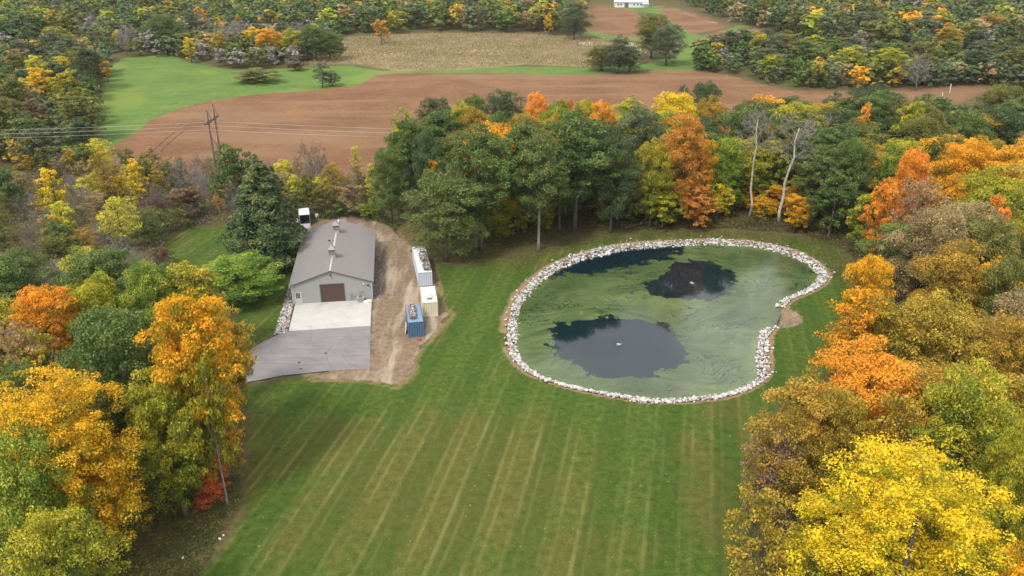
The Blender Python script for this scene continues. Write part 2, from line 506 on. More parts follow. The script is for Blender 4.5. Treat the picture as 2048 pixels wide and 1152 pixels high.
def terrain_masks(X, Y, near):
    n1 = (vnoise(X, Y, 2.2, 3) - .5) * 2
    n2 = (vnoise(X, Y, 9.0, 11) - .5) * 2
    out = {}
    z = np.zeros_like(X)
    lawn = soft(np.maximum(sdist(X, Y, LAWN), sdist(X, Y, LAWN2)) + n1 * .8 + n2 * .6, .9) if near else np.zeros_like(X)
    dirt = soft(sdist(X, Y, DIRT) + n1 * .7 + n2 * .5, .8) if near else np.zeros_like(X)
    straw = np.zeros_like(X); dry = np.zeros_like(X)
    if near:
        rim = sdist(X, Y, RIM)
        # bare raked soil outside the stones, wider on the left bank
        wdt = .6 + 1.5 * np.clip((-X + 12) / 18, 0, 1) * np.clip((Y - 95) / 15, 0, 1)
        straw = np.clip(1.0 - np.abs(rim + .1) / (wdt * (1 + .5 * n1)), 0, 1) * (vnoise(X, Y, 5, 17) > .28)
        straw = np.maximum(straw, soft(rim, .3))
        dsd = sdist(X, Y, DIRT)
        straw = np.maximum(straw, np.clip(1 - np.abs(dsd + .5) / (1.3 + n1), 0, 1) * .62 * (dsd < .6))
        clay = poly(z7([(1540, 500), (1640, 490), (1735, 535), (1735, 570), (1660, 592), (1515, 600)]))
        dirt = np.maximum(dirt, soft(sdist(X, Y, clay) + n1 * .5, .7))
        for (bx, by, wx, wy, s) in DRYB:
            cx, cy, _ = P(bx, by); k = pxscale(cx, cy, 0)
            ry = max(1.2, abs(P(bx, by - wy)[1] - cy) * .9)
            q = ((X - cx) / (wx * k)) ** 2 + ((Y - cy) / ry) ** 2
            dry = np.maximum(dry, s * np.exp(-q * .9))
        t = np.clip(rim / 4.0, 0, 1)
        z = np.where(rim > 0, -2.2 * (t * 1.2 - .2 * t * t) , 0)
        z = np.where(rim > 0, np.minimum(-.02, z), 0)
    meadow = np.zeros_like(X); field = np.zeros_like(X); marsh = np.zeros_like(X)
    if Y.max() > 180:
        for q in MEADOW: meadow = np.maximum(meadow, soft(sdist(X, Y, q) + n2 * 1.2, 1.8))
        for q in FIELD: field = np.maximum(field, soft(sdist(X, Y, q) + n1 * .4, .8))
        for q in MARSH: marsh = np.maximum(marsh, soft(sdist(X, Y, q) + n2 * 3, 4))
    one = np.ones_like(X)
    # distance across the parallel mowing lines
    u = (X - .2194 * Y) * .977 + .5 * (vnoise(X, Y, 22, 61, 2) - .5)
    out['ga'] = np.stack([lawn, dirt, straw, one], 1)
    out['gb'] = np.stack([field, marsh, dry, one], 1)
    out['gm'] = meadow
    out['gu'] = u
    return out, z


def terrain_material():
    g = NT('terrain')
    pos = g.n('NewGeometry').outputs['Position']
    A = g.attr('ga'); B = g.attr('gb'); U = g.attr('gu').outputs['Fac']
    lawn, dirt, straw = g.sep(A.outputs['Color'])[:3]; meadow = g.attr('gm').outputs['Fac']
    field, marsh, dry = g.sep(B.outputs['Color'])[:3]
    fine = g.noise(pos, 6.0, 4, .7)
    mid = g.noise(pos, 1.1, 4, .6)
    big = g.noise(pos, .16, 4, .55)
    huge = g.noise(pos, .03, 3, .5)
    sharp = g.noise(pos, 16.0, 2, .6)

    def th(m, amp=.55, k=.16):
        x = g.math('ADD', m, g.math('MULTIPLY', g.math('SUBTRACT', g.math('ADD', g.math('MULTIPLY', fine, .5), g.math('MULTIPLY', mid, .5)), .5), amp))
        return g.step(x, .5 - k, .5 + k)
    # woodland floor: leaf litter and weeds
    lit = g.ramp(g.math('ADD', g.math('MULTIPLY', mid, .55), g.math('MULTIPLY', fine, .45)), [(.030, .034, .013), (.075, .068, .027), (.125, .095, .043), (.18, .135, .055)], [.28, .45, .58, .75])
    lit = g.mix(g.step(big, .45, .65), lit, g.mix(.55, lit, (.045, .065, .018)))
    # mown lawn
    um = g.math('MODULO', g.math('ADD', U, 400.0), 3.5)          # a mower pass every 3.5 m leaves two wheel lines
    l1 = g.math('SUBTRACT', 1.0, g.step(g.math('ABSOLUTE', g.math('SUBTRACT', um, .8)), .10, .36))
    l2 = g.math('MULTIPLY', .75, g.math('SUBTRACT', 1.0, g.step(g.math('ABSOLUTE', g.math('SUBTRACT', um, 2.0)), .08, .33)))
    brk = g.step(g.noise(g.mapped(pos, (.30, .035, 1), (0, 0, .216)), 1.0, 5, .62), .36, .62)
    strp = g.math('MULTIPLY', g.math('MAXIMUM', l1, l2), g.math('MULTIPLY_ADD', brk, .9, .1))
    strp = g.math('MULTIPLY', strp, g.math('MULTIPLY_ADD', fine, 1.1, .35))
    s2 = g.math('SINE', g.math('MULTIPLY', U, 0.8976))
    gn = g.math('ADD', g.math('MULTIPLY', fine, .38), g.math('ADD', g.math('MULTIPLY', sharp, .27), g.math('MULTIPLY', mid, .35)))
    grass = g.ramp(gn, [(.008, .024, .003), (.038, .072, .010), (.068, .105, .017), (.14, .16, .045)], [.34, .46, .55, .68])
    dryc = g.ramp(gn, [(.028, .036, .007), (.070, .073, .015), (.112, .100, .026), (.20, .158, .060)], [.3, .45, .57, .74])
    dn = g.math('ADD', dry, g.math('MULTIPLY', g.math('SUBTRACT', g.math('ADD', g.math('MULTIPLY', big, .6), g.math('MULTIPLY', g.noise(pos, .45, 4, .65), .4)), .5), 1.5))
    grass = g.mix(g.math('MULTIPLY', g.step(dn, -.08, .58), .82), grass, dryc)
    grass = g.mix(g.math('MULTIPLY', strp, g.math('MULTIPLY_ADD', g.step(dn, -.15, .5), .36, .10)), grass, (.215, .195, .07))
    grass = g.mix(g.math('MULTIPLY', g.step(s2, -.5, .5), .30), grass, (.020, .054, .006))
    grass = g.mix(g.step(g.noise(pos, 2.7, 1, .3), .74, .78), grass, (.2, .16, .06))
    # bare dirt, pale where wheels run
    dr = g.ramp(g.math('ADD', g.math('MULTIPLY', mid, .5), g.math('MULTIPLY', fine, .5)), [(.085, .056, .034), (.15, .105, .068), (.21, .155, .105), (.28, .22, .16)], [.3, .45, .58, .76])
    pale = g.noise(g.mapped(pos, (.42, .07, 1), (0, 0, math.radians(-8))), 1.0, 4, .6)
    dr = g.mix(g.math('MULTIPLY', g.step(pale, .46, .66), .7), dr, g.mix(fine, (.28, .225, .17), (.46, .39, .31)))
    st = g.ramp(fine, [(.11, .075, .038), (.21, .145, .078), (.31, .225, .125)], [.3, .5, .72])
    # meadow, crop, reeds
    md = g.ramp(g.math('ADD', g.math('MULTIPLY', g.noise(g.mapped(pos, (.05, .11, 1)), 1, 5, .65), .5), g.math('MULTIPLY', g.noise(pos, .5, 5, .8), .5)),
                [(.050, .090, .024), (.078, .132, .030), (.108, .168, .035), (.15, .195, .05)], [.3, .45, .58, .75])
    md = g.mix(g.math('MULTIPLY', g.step(huge, .5, .62), .6), md, (.145, .19, .035))
    row = g.noise(g.mapped(pos, (.25, 2.2, 1), (0, 0, .06)), 1.0, 3, .6)
    fd = g.ramp(g.math('ADD', g.math('MULTIPLY', row, .34), g.math('ADD', g.math('MULTIPLY', g.noise(pos, .9, 4, .85), .40), g.math('MULTIPLY', g.noise(pos, .05, 4, .6), .30))),
                [(.068, .034, .018), (.126, .064, .033), (.176, .094, .048), (.25, .14, .073)], [.33, .46, .56, .69])
    fd = g.mix(g.math('MULTIPLY', g.step(g.noise(g.mapped(pos, (.012, .06, 1), (0, 0, -.1)), 1, 4, .5), .50, .62), .5), fd, (.205, .13, .074))
    ms = g.ramp(g.math('ADD', g.math('MULTIPLY', g.noise(g.mapped(pos, (.04, .08, 1)), 1, 5, .65), .65), g.math('MULTIPLY', mid, .35)),
                [(.12, .112, .045), (.19, .155, .075), (.26, .20, .105), (.33, .265, .15)], [.34, .46, .55, .68])
    c = lit
    c = g.mix(th(meadow, .5, .2), c, md)
    c = g.mix(th(marsh, .6, .25), c, ms)
    c = g.mix(th(field, .35, .14), c, fd)
    c = g.mix(th(lawn), c, grass)
    c = g.mix(th(straw, .9, .25), c, st)
    c = g.mix(th(dirt, .7, .2), c, dr)
    h = g.math('ADD', g.math('MULTIPLY', fine, .5), g.math('MULTIPLY', mid, .8))
    return g.done(g.principled(c, .95, .1, 0, g.bump(h, .55, .12)))


M['terrain'] = terrain_material()


def build_terrain(X, Y, F, near):
    masks, z = terrain_masks(X, Y, near)
    fa = {k: v[F].mean(1) for k, v in masks.items()}
    lawn, dirt, straw, mead = *fa['ga'].T[:3], fa['gm']
    field, marsh = fa['gb'][:, 0], fa['gb'][:, 1]
    cls = np.zeros(len(F), int)
    cls[mead > .5] = 3; cls[marsh > .5] = 5; cls[field > .5] = 4; cls[lawn > .5] = 1; cls[dirt > .5] = 2
    V = np.stack([X, Y, z], 1)
    if near:
        cls[(z[F].mean(1) < -.05) & (cls != 2)] = 6
    names = {0: 'woodland_ground', 1: 'lawn', 2: 'dirt_track', 3: 'meadow', 4: 'field', 5: 'marsh', 6: 'pond_bed'}
    for k, nm in names.items():
        sel = F[cls == k]
        if len(sel) == 0: continue
        used, inv = np.unique(sel, return_inverse=True)
        me = np_mesh(nm, V[used], inv.reshape(sel.shape), {a: v[used] for a, v in masks.items()}, False, 'POINT')
        me.materials.append(M['terrain'])
        tag(link(nm, me), kind='structure')


build_terrain(*grid(-114, 114, 36, 186, .625), True)
build_terrain(*grid(-480, 480, 186, 786, 3.0), False)
# the land around, out to the horizon
for (x0, x1, y0, y1) in ((-4000, 4000, 786, 7000), (-4000, -480, -1500, 786), (480, 4000, -1500, 786), (-480, 480, -1500, 36), (-480, -114, 36, 186), (114, 480, 36, 186)):
    me = bpy.data.meshes.new('terrain')
    me.from_pydata([(x0, y0, 0), (x1, y0, 0), (x1, y1, 0), (x0, y1, 0)], [], [(0, 1, 2, 3)])
    me.materials.append(M['terrain'])
    tag(link('terrain', me), kind='structure')

# wheel ruts where a tractor turned in the corner of the field
M['rut'] = simple_mat('rut_soil', (.075, .045, .03), .25, .6, .95, .1)
for off in (0.0, 2.2):
    c = catmull([P(x, y)[:2] for x, y in ((322, 302), (338, 287), (352, 274), (372, 260), (400, 249))], 6, False)
    vs = []; fs = []
    for i in range(len(c)):
        t = c[min(i + 1, len(c) - 1)] - c[max(i - 1, 0)]; n_ = np.array([-t[1], t[0]]); n_ /= np.linalg.norm(n_) + 1e-9
        wd = .22 + .1 * math.sin(i * 1.3)
        for sgn in (-1, 1): vs.append((*(c[i] + n_ * (off + sgn * wd)), .012))
    fs = [(2 * i, 2 * i + 1, 2 * i + 3, 2 * i + 2) for i in range(len(c) - 1)]
    me = bpy.data.meshes.new('wheel_rut'); me.from_pydata(vs, [], fs); me.materials.append(M['rut'])
    tag(link('field_rut', me), kind='structure')

# ------------------------------------------------------------------ pond water under a broken film of duckweed
OPEN = [z7([(850, 352), (960, 300), (1050, 240), (1130, 225), (1230, 235), (1300, 255), (1342, 300), (1352, 350), (1345, 400), (1250, 440), (1100, 442), (960, 430), (890, 400)]),
        z7([(336, 620), (370, 575), (520, 560), (680, 528), (800, 545), (900, 560), (965, 565), (1000, 620), (1070, 690), (1095, 740), (1080, 780), (1030, 825), (940, 838), (880, 872), (700, 870),
            (560, 862), (480, 800), (360, 745), (336, 690)]),
        z7([(330, 312), (400, 250), (600, 180), (800, 140), (1000, 130), (1100, 140), (1060, 185), (960, 222), (760, 262), (600, 282), (450, 305)])]
wx, wy, wf = grid(-4, 56, 88, 156, .3)
inn = sdist(wx, wy, INN_FULL)
op = np.zeros_like(wx); jag = (vnoise(wx, wy, 1.3, 41, 4) - .5) * 2.6
for i, q in enumerate(OPEN):
    op = np.maximum(op, soft(sdist(wx, wy, poly(q, WZ)) + jag * (1.3 if i < 2 else 2.2), 1.1 if i < 2 else 3.0))
warpx = wx + 7 * (vnoise(wx, wy, 14, 51) - .5) * 2; warpy = wy + 7 * (vnoise(wx, wy, 14, 52) - .5) * 2
edge = np.clip(1 - inn / 3.5, 0, 1)
keep = (inn[wf].max(1) > -1.4)
used, inv = np.unique(wf[keep], return_inverse=True)
me = np_mesh('water', np.stack([wx, wy, np.full_like(wx, WZ)], 1)[used], inv.reshape(-1, 4),
             {'wm': np.stack([op, edge, warpx / 60, np.ones_like(op)], 1)[used], 'wx': warpx[used], 'wy': warpy[used]}, True, 'POINT')
g = NT('pond_water')
pos = g.n('NewGeometry').outputs['Position']
opn, edg = g.sep(g.attr('wm').outputs['Color'])[:2]
cv = g.n('CombineXYZ', X=g.attr('wx').outputs['Fac'], Y=g.attr('wy').outputs['Fac'])
wv = cv.outputs[0]
strm = g.noise(g.mapped(wv, (.10, .22, 1)), 1.0, 6, .6, 1.4)
thr1 = g.noise(g.mapped(wv, (.16, .30, 1)), 1.0, 3, .5, 2.2)
fine = g.noise(pos, 2.2, 5, .7)
m = g.step(g.math('ADD', opn, g.math('MULTIPLY', g.math('SUBTRACT', fine, .5), .9)), .42, .58)
thread = g.math('SUBTRACT', 1.0, g.step(g.math('ABSOLUTE', g.math('SUBTRACT', thr1, .5)), .006, .022))
thread = g.math('MULTIPLY', thread, g.step(g.noise(pos, .11, 3, .5), .42, .55))
film_dark = g.step(g.noise(pos, .07, 3, .5), .40, .62)
patch = g.step(g.noise(pos, .22, 4, .6), .64, .72)
film = g.ramp(g.math('ADD', g.math('MULTIPLY', strm, .75), g.math('MULTIPLY', fine, .25)), [(.040, .063, .020), (.065, .096, .034), (.090, .122, .048), (.122, .150, .062)], [.32, .46, .56, .7])
film = g.mix(g.math('MULTIPLY', g.step(edg, .45, 1.0), .35), film, (.13, .17, .035))
clot = g.math('MULTIPLY', g.step(g.noise(pos, .6, 4, .65), .58, .66), g.step(g.noise(pos, .1, 2, .5), .46, .58))
film = g.mix(g.math('MULTIPLY', clot, .6), film, (.17, .22, .03))
film = g.mix(g.step(g.noise(pos, 3.0, 1, .3), .77, .79), film, (.22, .25, .10))
film = g.mix(film_dark, g.mix(.4, film, (.02, .04, .015)), film)
deep = (.004, .013, .018)
film = g.mix(g.math('MULTIPLY', thread, .75), film, deep)
col = g.mix(m, film, deep)
rgh = g.math('MULTIPLY_ADD', m, -.13, .17)
wave = g.noise(pos, 2.6, 3, .5)
nb = g.bump(wave, .045, .05)
me.materials.append(g.done(g.principled(col, rgh, .5, 0, nb, IOR=1.5)))
tag(link('water', me), kind='structure')

# ------------------------------------------------------------------ stones around the pond
g = NT('limestone')
oi = g.n('ObjectInfo'); gm = g.n('NewGeometry'); v = g.n('TexCoord').outputs['Object']
ra = g.math('FRACT', g.math('ADD', oi.outputs['Random'], g.attr('rv').outputs['Fac']))
c = g.ramp(ra, [(.17, .155, .14), (.33, .31, .29), (.46, .44, .42), (.60, .585, .56)])
c = g.mix(g.math('MULTIPLY', g.step(g.noise(v, 5, 5, .7), .5, .75), .5), c, (.30, .26, .22))
M['limestone'] = g.done(g.principled(c, .85, .2, 0, g.bump(g.noise(v, 8, 4, .6), .4, .03)))


def ico(sub, seed, jit=.22, flat=.75):
    bm = bmesh.new()
    bmesh.ops.create_icosphere(bm, subdivisions=sub, radius=.5)
    r = random.Random(seed)
    ax = [r.uniform(.75, 1.25), r.uniform(.75, 1.25), flat * r.uniform(.8, 1.2)]
    for vv in bm.verts:
        k = 1 + r.uniform(-jit, jit)
        vv.co = Vector((vv.co.x * ax[0] * k, vv.co.y * ax[1] * k, vv.co.z * ax[2] * k))
    V = np.array([q.co[:] for q in bm.verts]); F = np.array([[q.index for q in f.verts] for f in bm.faces])
    bm.free()
    return V, F


STONES = [ico(1, 100 + i) for i in range(8)]
STONES_LO = [ico(1, 140 + i, .3) for i in range(6)]


def join_stones(items, protos, name):
    Vs, Fs, R = [], [], []; b = 0
    for (x, y, z, s) in items:
        V, F = protos[rng.integers(len(protos))]
        a = rng.uniform(0, 6.28); ca, sa = math.cos(a), math.sin(a)
        W = V * s * rng.uniform(.85, 1.15, 3)
        W = np.stack([W[:, 0] * ca - W[:, 1] * sa + x, W[:, 0] * sa + W[:, 1] * ca + y, W[:, 2] + z], 1)
        Vs.append(W); Fs.append(F + b); b += len(V); R.append(np.full(len(V), rng.uniform(0, 1)))
    return np_mesh(name, np.vstack(Vs), np.vstack(Fs), {'rv': np.concatenate(R)}, False, 'POINT')


seg = np.hypot(*(np.diff(OUTER, axis=0).T))
cum = np.concatenate([[0], np.cumsum(seg)])
items = []
for k in range(5200):
    s = rng.uniform(0, cum[-1]); i = min(np.searchsorted(cum, s) - 1, len(seg) - 1); i = max(i, 0)
    t = (s - cum[i]) / seg[i]
    o = OUTER[i] * (1 - t) + OUTER[i + 1] * t; n_ = INNER[i] * (1 - t) + INNER[i + 1] * t
    tt = rng.uniform(.12, 1.0) if rng.uniform() > .06 else rng.choice((-.12, 1.1)) + rng.normal(0, .1)
    q = o * (1 - tt) + n_ * tt
    items.append((q[0], q[1], .12 + (WZ + .0 - .12) * tt + rng.uniform(-.03, .12), float(np.clip(rng.lognormal(-1.36, .42), .12, .75))))
items.sort(key=lambda a: -a[3] / pxscale(a[0], a[1], 0))
edging = tag(link('stone_edging', None, loc=(float(OUTER[40][0]), float(OUTER[40][1]), 0)), 'ring of loose white limestone rocks edging the pond bank', 'rock edging')
smesh = []
for V, F in STONES:
    me = np_mesh('stone', V, F); me.materials.append(M['limestone']); smesh.append(me)
for (x, y, z, s) in items[:300]:
    o = link('stone', smesh[rng.integers(len(smesh))], edging, (x - edging.location.x, y - edging.location.y, z), rng.uniform(0, 6.28), (s * rng.uniform(.9, 1.2), s * rng.uniform(.8, 1.1), s))
me = join_stones(items[300:], STONES_LO, 'small_stones'); me.materials.append(M['limestone'])
o = link('small_stones', me, edging); o.location = -edging.location
o['kind'] = 'stuff'

# ------------------------------------------------------------------ concrete apron and asphalt drive
BROT = math.radians(7.9)
BORG = Vector(P(586.4, 608.1))
bc, bs = math.cos(BROT), math.sin(BROT)


def BL(x, y, z=0.0): return (BORG.x + x * bc - y * bs, BORG.y + x * bs + y * bc, z)


M['concrete'] = simple_mat('concrete', (.405, .39, .365), .12, .5, .85, .25, bump=.15, dirt=(.32, .30, .27))
g = NT('asphalt')
pos = g.n('NewGeometry').outputs['Position']
a_ = g.noise(pos, 14, 3, .7); b_ = g.noise(pos, .35, 5, .6); c_ = g.noise(g.mapped(pos, (.15, 1.6, 1), (0, 0, .1)), 1, 4, .6)
c = g.ramp(g.math('ADD', g.math('MULTIPLY', a_, .35), g.math('ADD', g.math('MULTIPLY', b_, .35), g.math('MULTIPLY', c_, .3))), [(.130, .121, .125), (.182, .171, .176), (.24, .225, .23)], [.35, .5, .65])
M['asphalt'] = g.done(g.principled(c, .9, .2, 0, g.bump(a_, .3, .02)))
M['asphalt_edge'] = simple_mat('asphalt_edge', (.035, .03, .028), .3, 2, .95, .1)
M['tyre'] = simple_mat('tyre_black', (.138, .129, .133), .25, 1.2, .9, .2)
M['seam'] = simple_mat('joint_filler', (.34, .32, .29), .2, 4, .9, .1)

ap = tag(link('pavement', None, loc=BL(0, 0)), kind='structure'); ap.rotation_euler = (0, 0, BROT)
mb = MB(); mb.box(.35, 13.0, -9.75, -.06, -.1, .035); mb.obj('joint_bed', M['seam'], ap)
NXS, NYS = 4, 3
for i in range(NXS):
    for j in range(NYS):
        x0 = .35 + i * 12.65 / NXS; x1 = .35 + (i + 1) * 12.65 / NXS; y0 = -9.75 + j * 9.69 / NYS; y1 = -9.75 + (j + 1) * 9.69 / NYS
        mb = MB(); mb.box(x0 + .012, x1 - .012, y0 + .012, y1 - .012, -.05, .045 + rng.uniform(-.002, .002)); mb.obj('concrete_slab', M['concrete'], ap)

dr = catmull(DRIVE, 1, True)
x0, y0 = BL(.35, -9.78)[:2]; x1, y1 = BL(13.0, -9.78)[:2]
DR = [tuple(q) for q in DRIVE]; DR[0] = (x0, y0); DR[1] = (x1, y1)
mb = MB(); mb.prism(DR[::-1], -.05, .03)
drive = tag(mb.obj('driveway', M['asphalt']), kind='structure')
# worn dark shoulder along the south edge, with a slight drop
ed = [np.array(DR[i]) for i in range(3, 8)]
ed = catmull(ed, 6, False)
mb = MB()
for i in range(len(ed) - 1):
    a, b = ed[i], ed[i + 1]
    wa = .28 + .5 * i / len(ed) + .12 * math.sin(i * 1.7); wb = .28 + .5 * (i + 1) / len(ed) + .12 * math.sin((i + 1) * 1.7)
    mb.add([(a[0], a[1] + .02, .024), (b[0], b[1] + .02, .024), (b[0], b[1] - wb, .006), (a[0], a[1] - wa, .006)], [(0, 3, 2, 1)])
mb.obj('road_edge', M['asphalt_edge'], drive)


def z6(pts): return [(450 + x / 4.995, 630 + y / 4.995) for x, y in pts]


for pts in ([(1340, 525), (1260, 495), (1200, 440), (1185, 385), (1220, 330), (1275, 290), (1270, 250), (1200, 220), (1100, 215), (1000, 225), (900, 245)],
            [(1090, 540), (1035, 475), (1018, 400), (1040, 340), (1110, 290), (1200, 270), (1275, 262)],
            [(1000, 395), (900, 365), (800, 345), (690, 342), (560, 350)], [(960, 472), (850, 440), (700, 428), (560, 438), (400, 468)],
            [(1445, 330), (1435, 250), (1380, 190), (1290, 150)], [(870, 165), (862, 230), (830, 285), (800, 300)]):
    c = catmull([P(x, y)[:2] for x, y in z6(pts)], 6, False)
    mb = MB()
    for i in range(len(c) - 1):
        t = c[i + 1] - c[max(i - 1, 0)]; n_ = np.array([-t[1], t[0]]); n_ = n_ / (np.linalg.norm(n_) + 1e-9) * .05
        t2 = c[min(i + 2, len(c) - 1)] - c[i]; n2 = np.array([-t2[1], t2[0]]); n2 = n2 / (np.linalg.norm(n2) + 1e-9) * .05
        mb.add([(*(c[i] + n_), .034), (*(c[i] - n_), .034), (*(c[i + 1] - n2), .034), (*(c[i + 1] + n2), .034)], [(0, 1, 2, 3)])
    mb.obj('tyre_mark', M['tyre'], drive)
for (x, y) in z6([(1005, 385), (740, 478), (757, 540)]):
    X, Y, _ = P(x, y); mb = MB()
    mb.add([(X + .22 * math.cos(k * .7) * (1 + .3 * math.sin(k * 2.1)), Y + .2 * math.sin(k * .7), .036) for k in range(9)], [tuple(range(9))])
    mb.obj('oil_stain', M['asphalt_edge'], drive)

# ------------------------------------------------------------------ the metal barn
M['siding'] = simple_mat('siding_grey_green', (.29, .295, .285), .07, .8, .5, .4, coords='Object')
M['roofing'] = simple_mat('roofing_taupe', (.225, .208, .206), .09, .35, .42, .45)
M['trim_dark'] = simple_mat('trim_dark', (.10, .085, .08), .12, 2, .5, .4)
M['ridge'] = simple_mat('ridge_cap_pale', (.42, .38, .37), .1, 2, .45, .4)
M['door_brown'] = simple_mat('door_brown', (.075, .045, .038), .12, 1.5, .5, .35)
M['door_grey'] = simple_mat('door_grey', (.42, .425, .42), .06, 2, .5, .4)
M['white_paint'] = simple_mat('white_paint', (.56, .56, .55), .08, 2, .55, .4)
M['white_cloth'] = simple_mat('white_sheeting', (.68, .68, .68), .08, 3, .7, .3, bump=.3)
M['steel'] = simple_mat('galvanised_steel', (.36, .37, .38), .15, 4, .4, .5, .5)
M['appliance'] = simple_mat('appliance_grey', (.30, .31, .32), .12, 3, .6, .3)
M['black'] = simple_mat('black_plastic', (.02, .02, .022), .2, 3, .5, .3)
g = NT('window_glass')
M['glass'] = g.done(g.principled((.015, .02, .022), .05, .6))
BW, BLEN, EAVE, RIDGE = 13.2, 24.0, 3.5, 5.75
barn = tag(link('metal_barn', None, loc=BORG, rz=BROT), 'long grey metal pole barn with taupe gable roof and two cupolas', 'barn')


def ztop(x): return EAVE + (RIDGE - EAVE) * (1 - abs(x - BW / 2) / (BW / 2)) - .06


GX0, GX1, GZ = 4.7, 8.6, 3.25
# front wall of ribbed sheets around the door openings, then the other three walls
mb = MB(); st_ = .43
n_ = int(BW / st_); st_ = BW / n_
for i in range(n_):
    a, b = i * st_, (i + 1) * st_
    cut = sorted({a, b} | {q for q in (GX0, GX1, .45, 1.5, BW / 2) if a < q < b})
    for c0, c1 in zip(cut[:-1], cut[1:]):
        md = (c0 + c1) / 2
        zb = GZ if GX0 < md < GX1 else (2.15 if .45 < md < 1.5 else 0)
        mb.prism_y([(c0, zb), (c1, zb), (c1, ztop(c1)), (c0, ztop(c0))], 0, .10)
    if i:
        zb = GZ + .12 if GX0 - .1 < a < GX1 + .1 else (2.25 if .40 < a < 1.56 else .02)
        mb.prism_y([(a - .055, zb), (a + .055, zb), (a + .055, ztop(a) - .05), (a - .055, ztop(a) - .05)], -.06, -.002)
mb.obj('front_wall', M['siding'], barn)
mb = MB(); mb.prism_y([(0, 0), (BW, 0), (BW, ztop(BW)), (BW / 2, ztop(BW / 2)), (0, ztop(0))], BLEN - .1, BLEN); mb.obj('back_wall', M['siding'], barn)
for xs in (0, BW - .1):
    mb = MB(); mb.box(xs, xs + .1, .102, BLEN - .102, 0, EAVE - .08)
    for k in range(1, int(BLEN / .3)):
        x_ = xs - .032 if xs == 0 else xs + .102
        mb.box(x_, x_ + .03, k * .3 - .03, k * .3 + .03, .05, EAVE - .12)
    mb.obj('side_wall', M['siding'], barn)
mb = MB(); mb.box(.1, BW - .1, .1, BLEN - .1, .0, .05); mb.obj('floor', M['concrete'], barn)
# roof: two base slopes and a sheet every 0.93 m
OV, OVX = .35, .30
ang = math.atan2(RIDGE - EAVE, BW / 2)
slen = math.hypot(BW / 2 + OVX, (RIDGE - EAVE) * (1 + OVX / (BW / 2)))
NS = 26; sw = (BLEN + 2 * OV) / NS
mb = MB()
mb.box(0, slen, .008, sw - .008, .05, .075)
for k in range(3):
    yy = (k + .5) * sw / 3
    mb.box(.02, slen - .015, yy - .035, yy + .035, .0755, .125)
panel = mb.mesh('roof_panel', M['roofing'])
for sgn in (-1, 1):
    roof = MB(); roof.box(0, slen, 0, BLEN + 2 * OV, -.03, .045)
    ro = roof.obj('roof', M['trim_dark'], barn)
    R = Matrix.Translation((BW / 2, -OV, RIDGE)) @ (Matrix.Rotation(math.pi, 4, 'Z') @ Matrix.Translation((0, -(BLEN + 2 * OV), 0)) if sgn < 0 else Matrix.Identity(4)) @ Matrix.Rotation(ang, 4, 'Y')
    ro.matrix_local = R
    for k in range(NS):
        link('roof_panel', panel, ro, (0, k * sw, 0))
mb = MB(); h_ = .14
mb.prism_y([(BW / 2 - .15, RIDGE + .06), (BW / 2, RIDGE + .13), (BW / 2 + .15, RIDGE + .06), (BW / 2 + .15, RIDGE + .09), (BW / 2, RIDGE + .17), (BW / 2 - .15, RIDGE + .09)], -OV - .02, BLEN + OV + .02)
mb.obj('ridge_cap', M['ridge'], barn)
for x_ in (-.04, BW + .02):
    pass
mb = MB()
for x_ in (-.03, BW - .07): mb.box(x_, x_ + .1, -.05, -.002, 0, EAVE - .1)
mb.obj('corner_trim', M['door_grey'], barn)
# overhead door: five sections in a dark frame
gd = MB(); gd.box(GX0 + .06, GX1 - .06, .09, .11, .05, GZ - .06); gdo = gd.obj('garage_door', M['door_brown'], barn)
for k in range(6):
    z0 = .06 + k * (GZ - .14) / 6; z1 = .06 + (k + 1) * (GZ - .14) / 6
    mb = MB(); mb.box(GX0 + .08, GX1 - .08, .05, .088, z0 + .012, z1 - .012)
    for q in range(4):
        xa = GX0 + .2 + q * (GX1 - GX0 - .3) / 4
        mb.box(xa, xa + .78, .043, .0498, z0 + .1, z1 - .1)
    mb.obj('door_panel', M['door_brown'], gdo)
mb = MB(); mb.box(GX0 - .09, GX0 + .07, -.045, .087, 0, GZ + .1); mb.box(GX1 - .07, GX1 + .09, -.045, .087, 0, GZ + .1); mb.box(GX0 + .072, GX1 - .072, -.043, .087, GZ - .07, GZ + .098)
mb.obj('door_frame', M['trim_dark'], barn)
wd = MB(); wd.box(.5, 1.45, .03, .08, .06, 2.1); wdo = wd.obj('entry_door', M['door_grey'], barn)
mb = MB(); mb.box(.62, 1.3, .018, .027, 1.0, 1.95); mb.obj('pane', M['glass'], wdo)
mb = MB()
for x_ in (.60, .83, 1.06, 1.29): mb.box(x_ - .015, x_ + .015, .008, .0175, .98, 1.97)
for z_ in (.99, 1.31, 1.63, 1.95): mb.box(.6, 1.3, .009, .0172, z_ - .015, z_ + .015)
mb.obj('glazing_bar', M['door_grey'], wdo)
mb = MB(); mb.tube([(1.38, -.02, 1.02), (1.38, .028, 1.02)], .035, 8); mb.tube([(1.38, -.02, 1.02), (1.27, -.02, 1.02)], .015, 6); mb.obj('handle', M['steel'], wdo)
mb = MB(); mb.box(.43, .5, -.02, .1, 0, 2.18); mb.box(1.45, 1.52, -.02, .1, 0, 2.18); mb.box(.5, 1.45, -.018, .1, 2.1, 2.178); mb.obj('entry_frame', M['door_grey'], barn)
mb = MB(); mb.box(.45, 1.6, -.55, -.08, .05, .12); mb.obj('door_step', M['appliance'], barn)
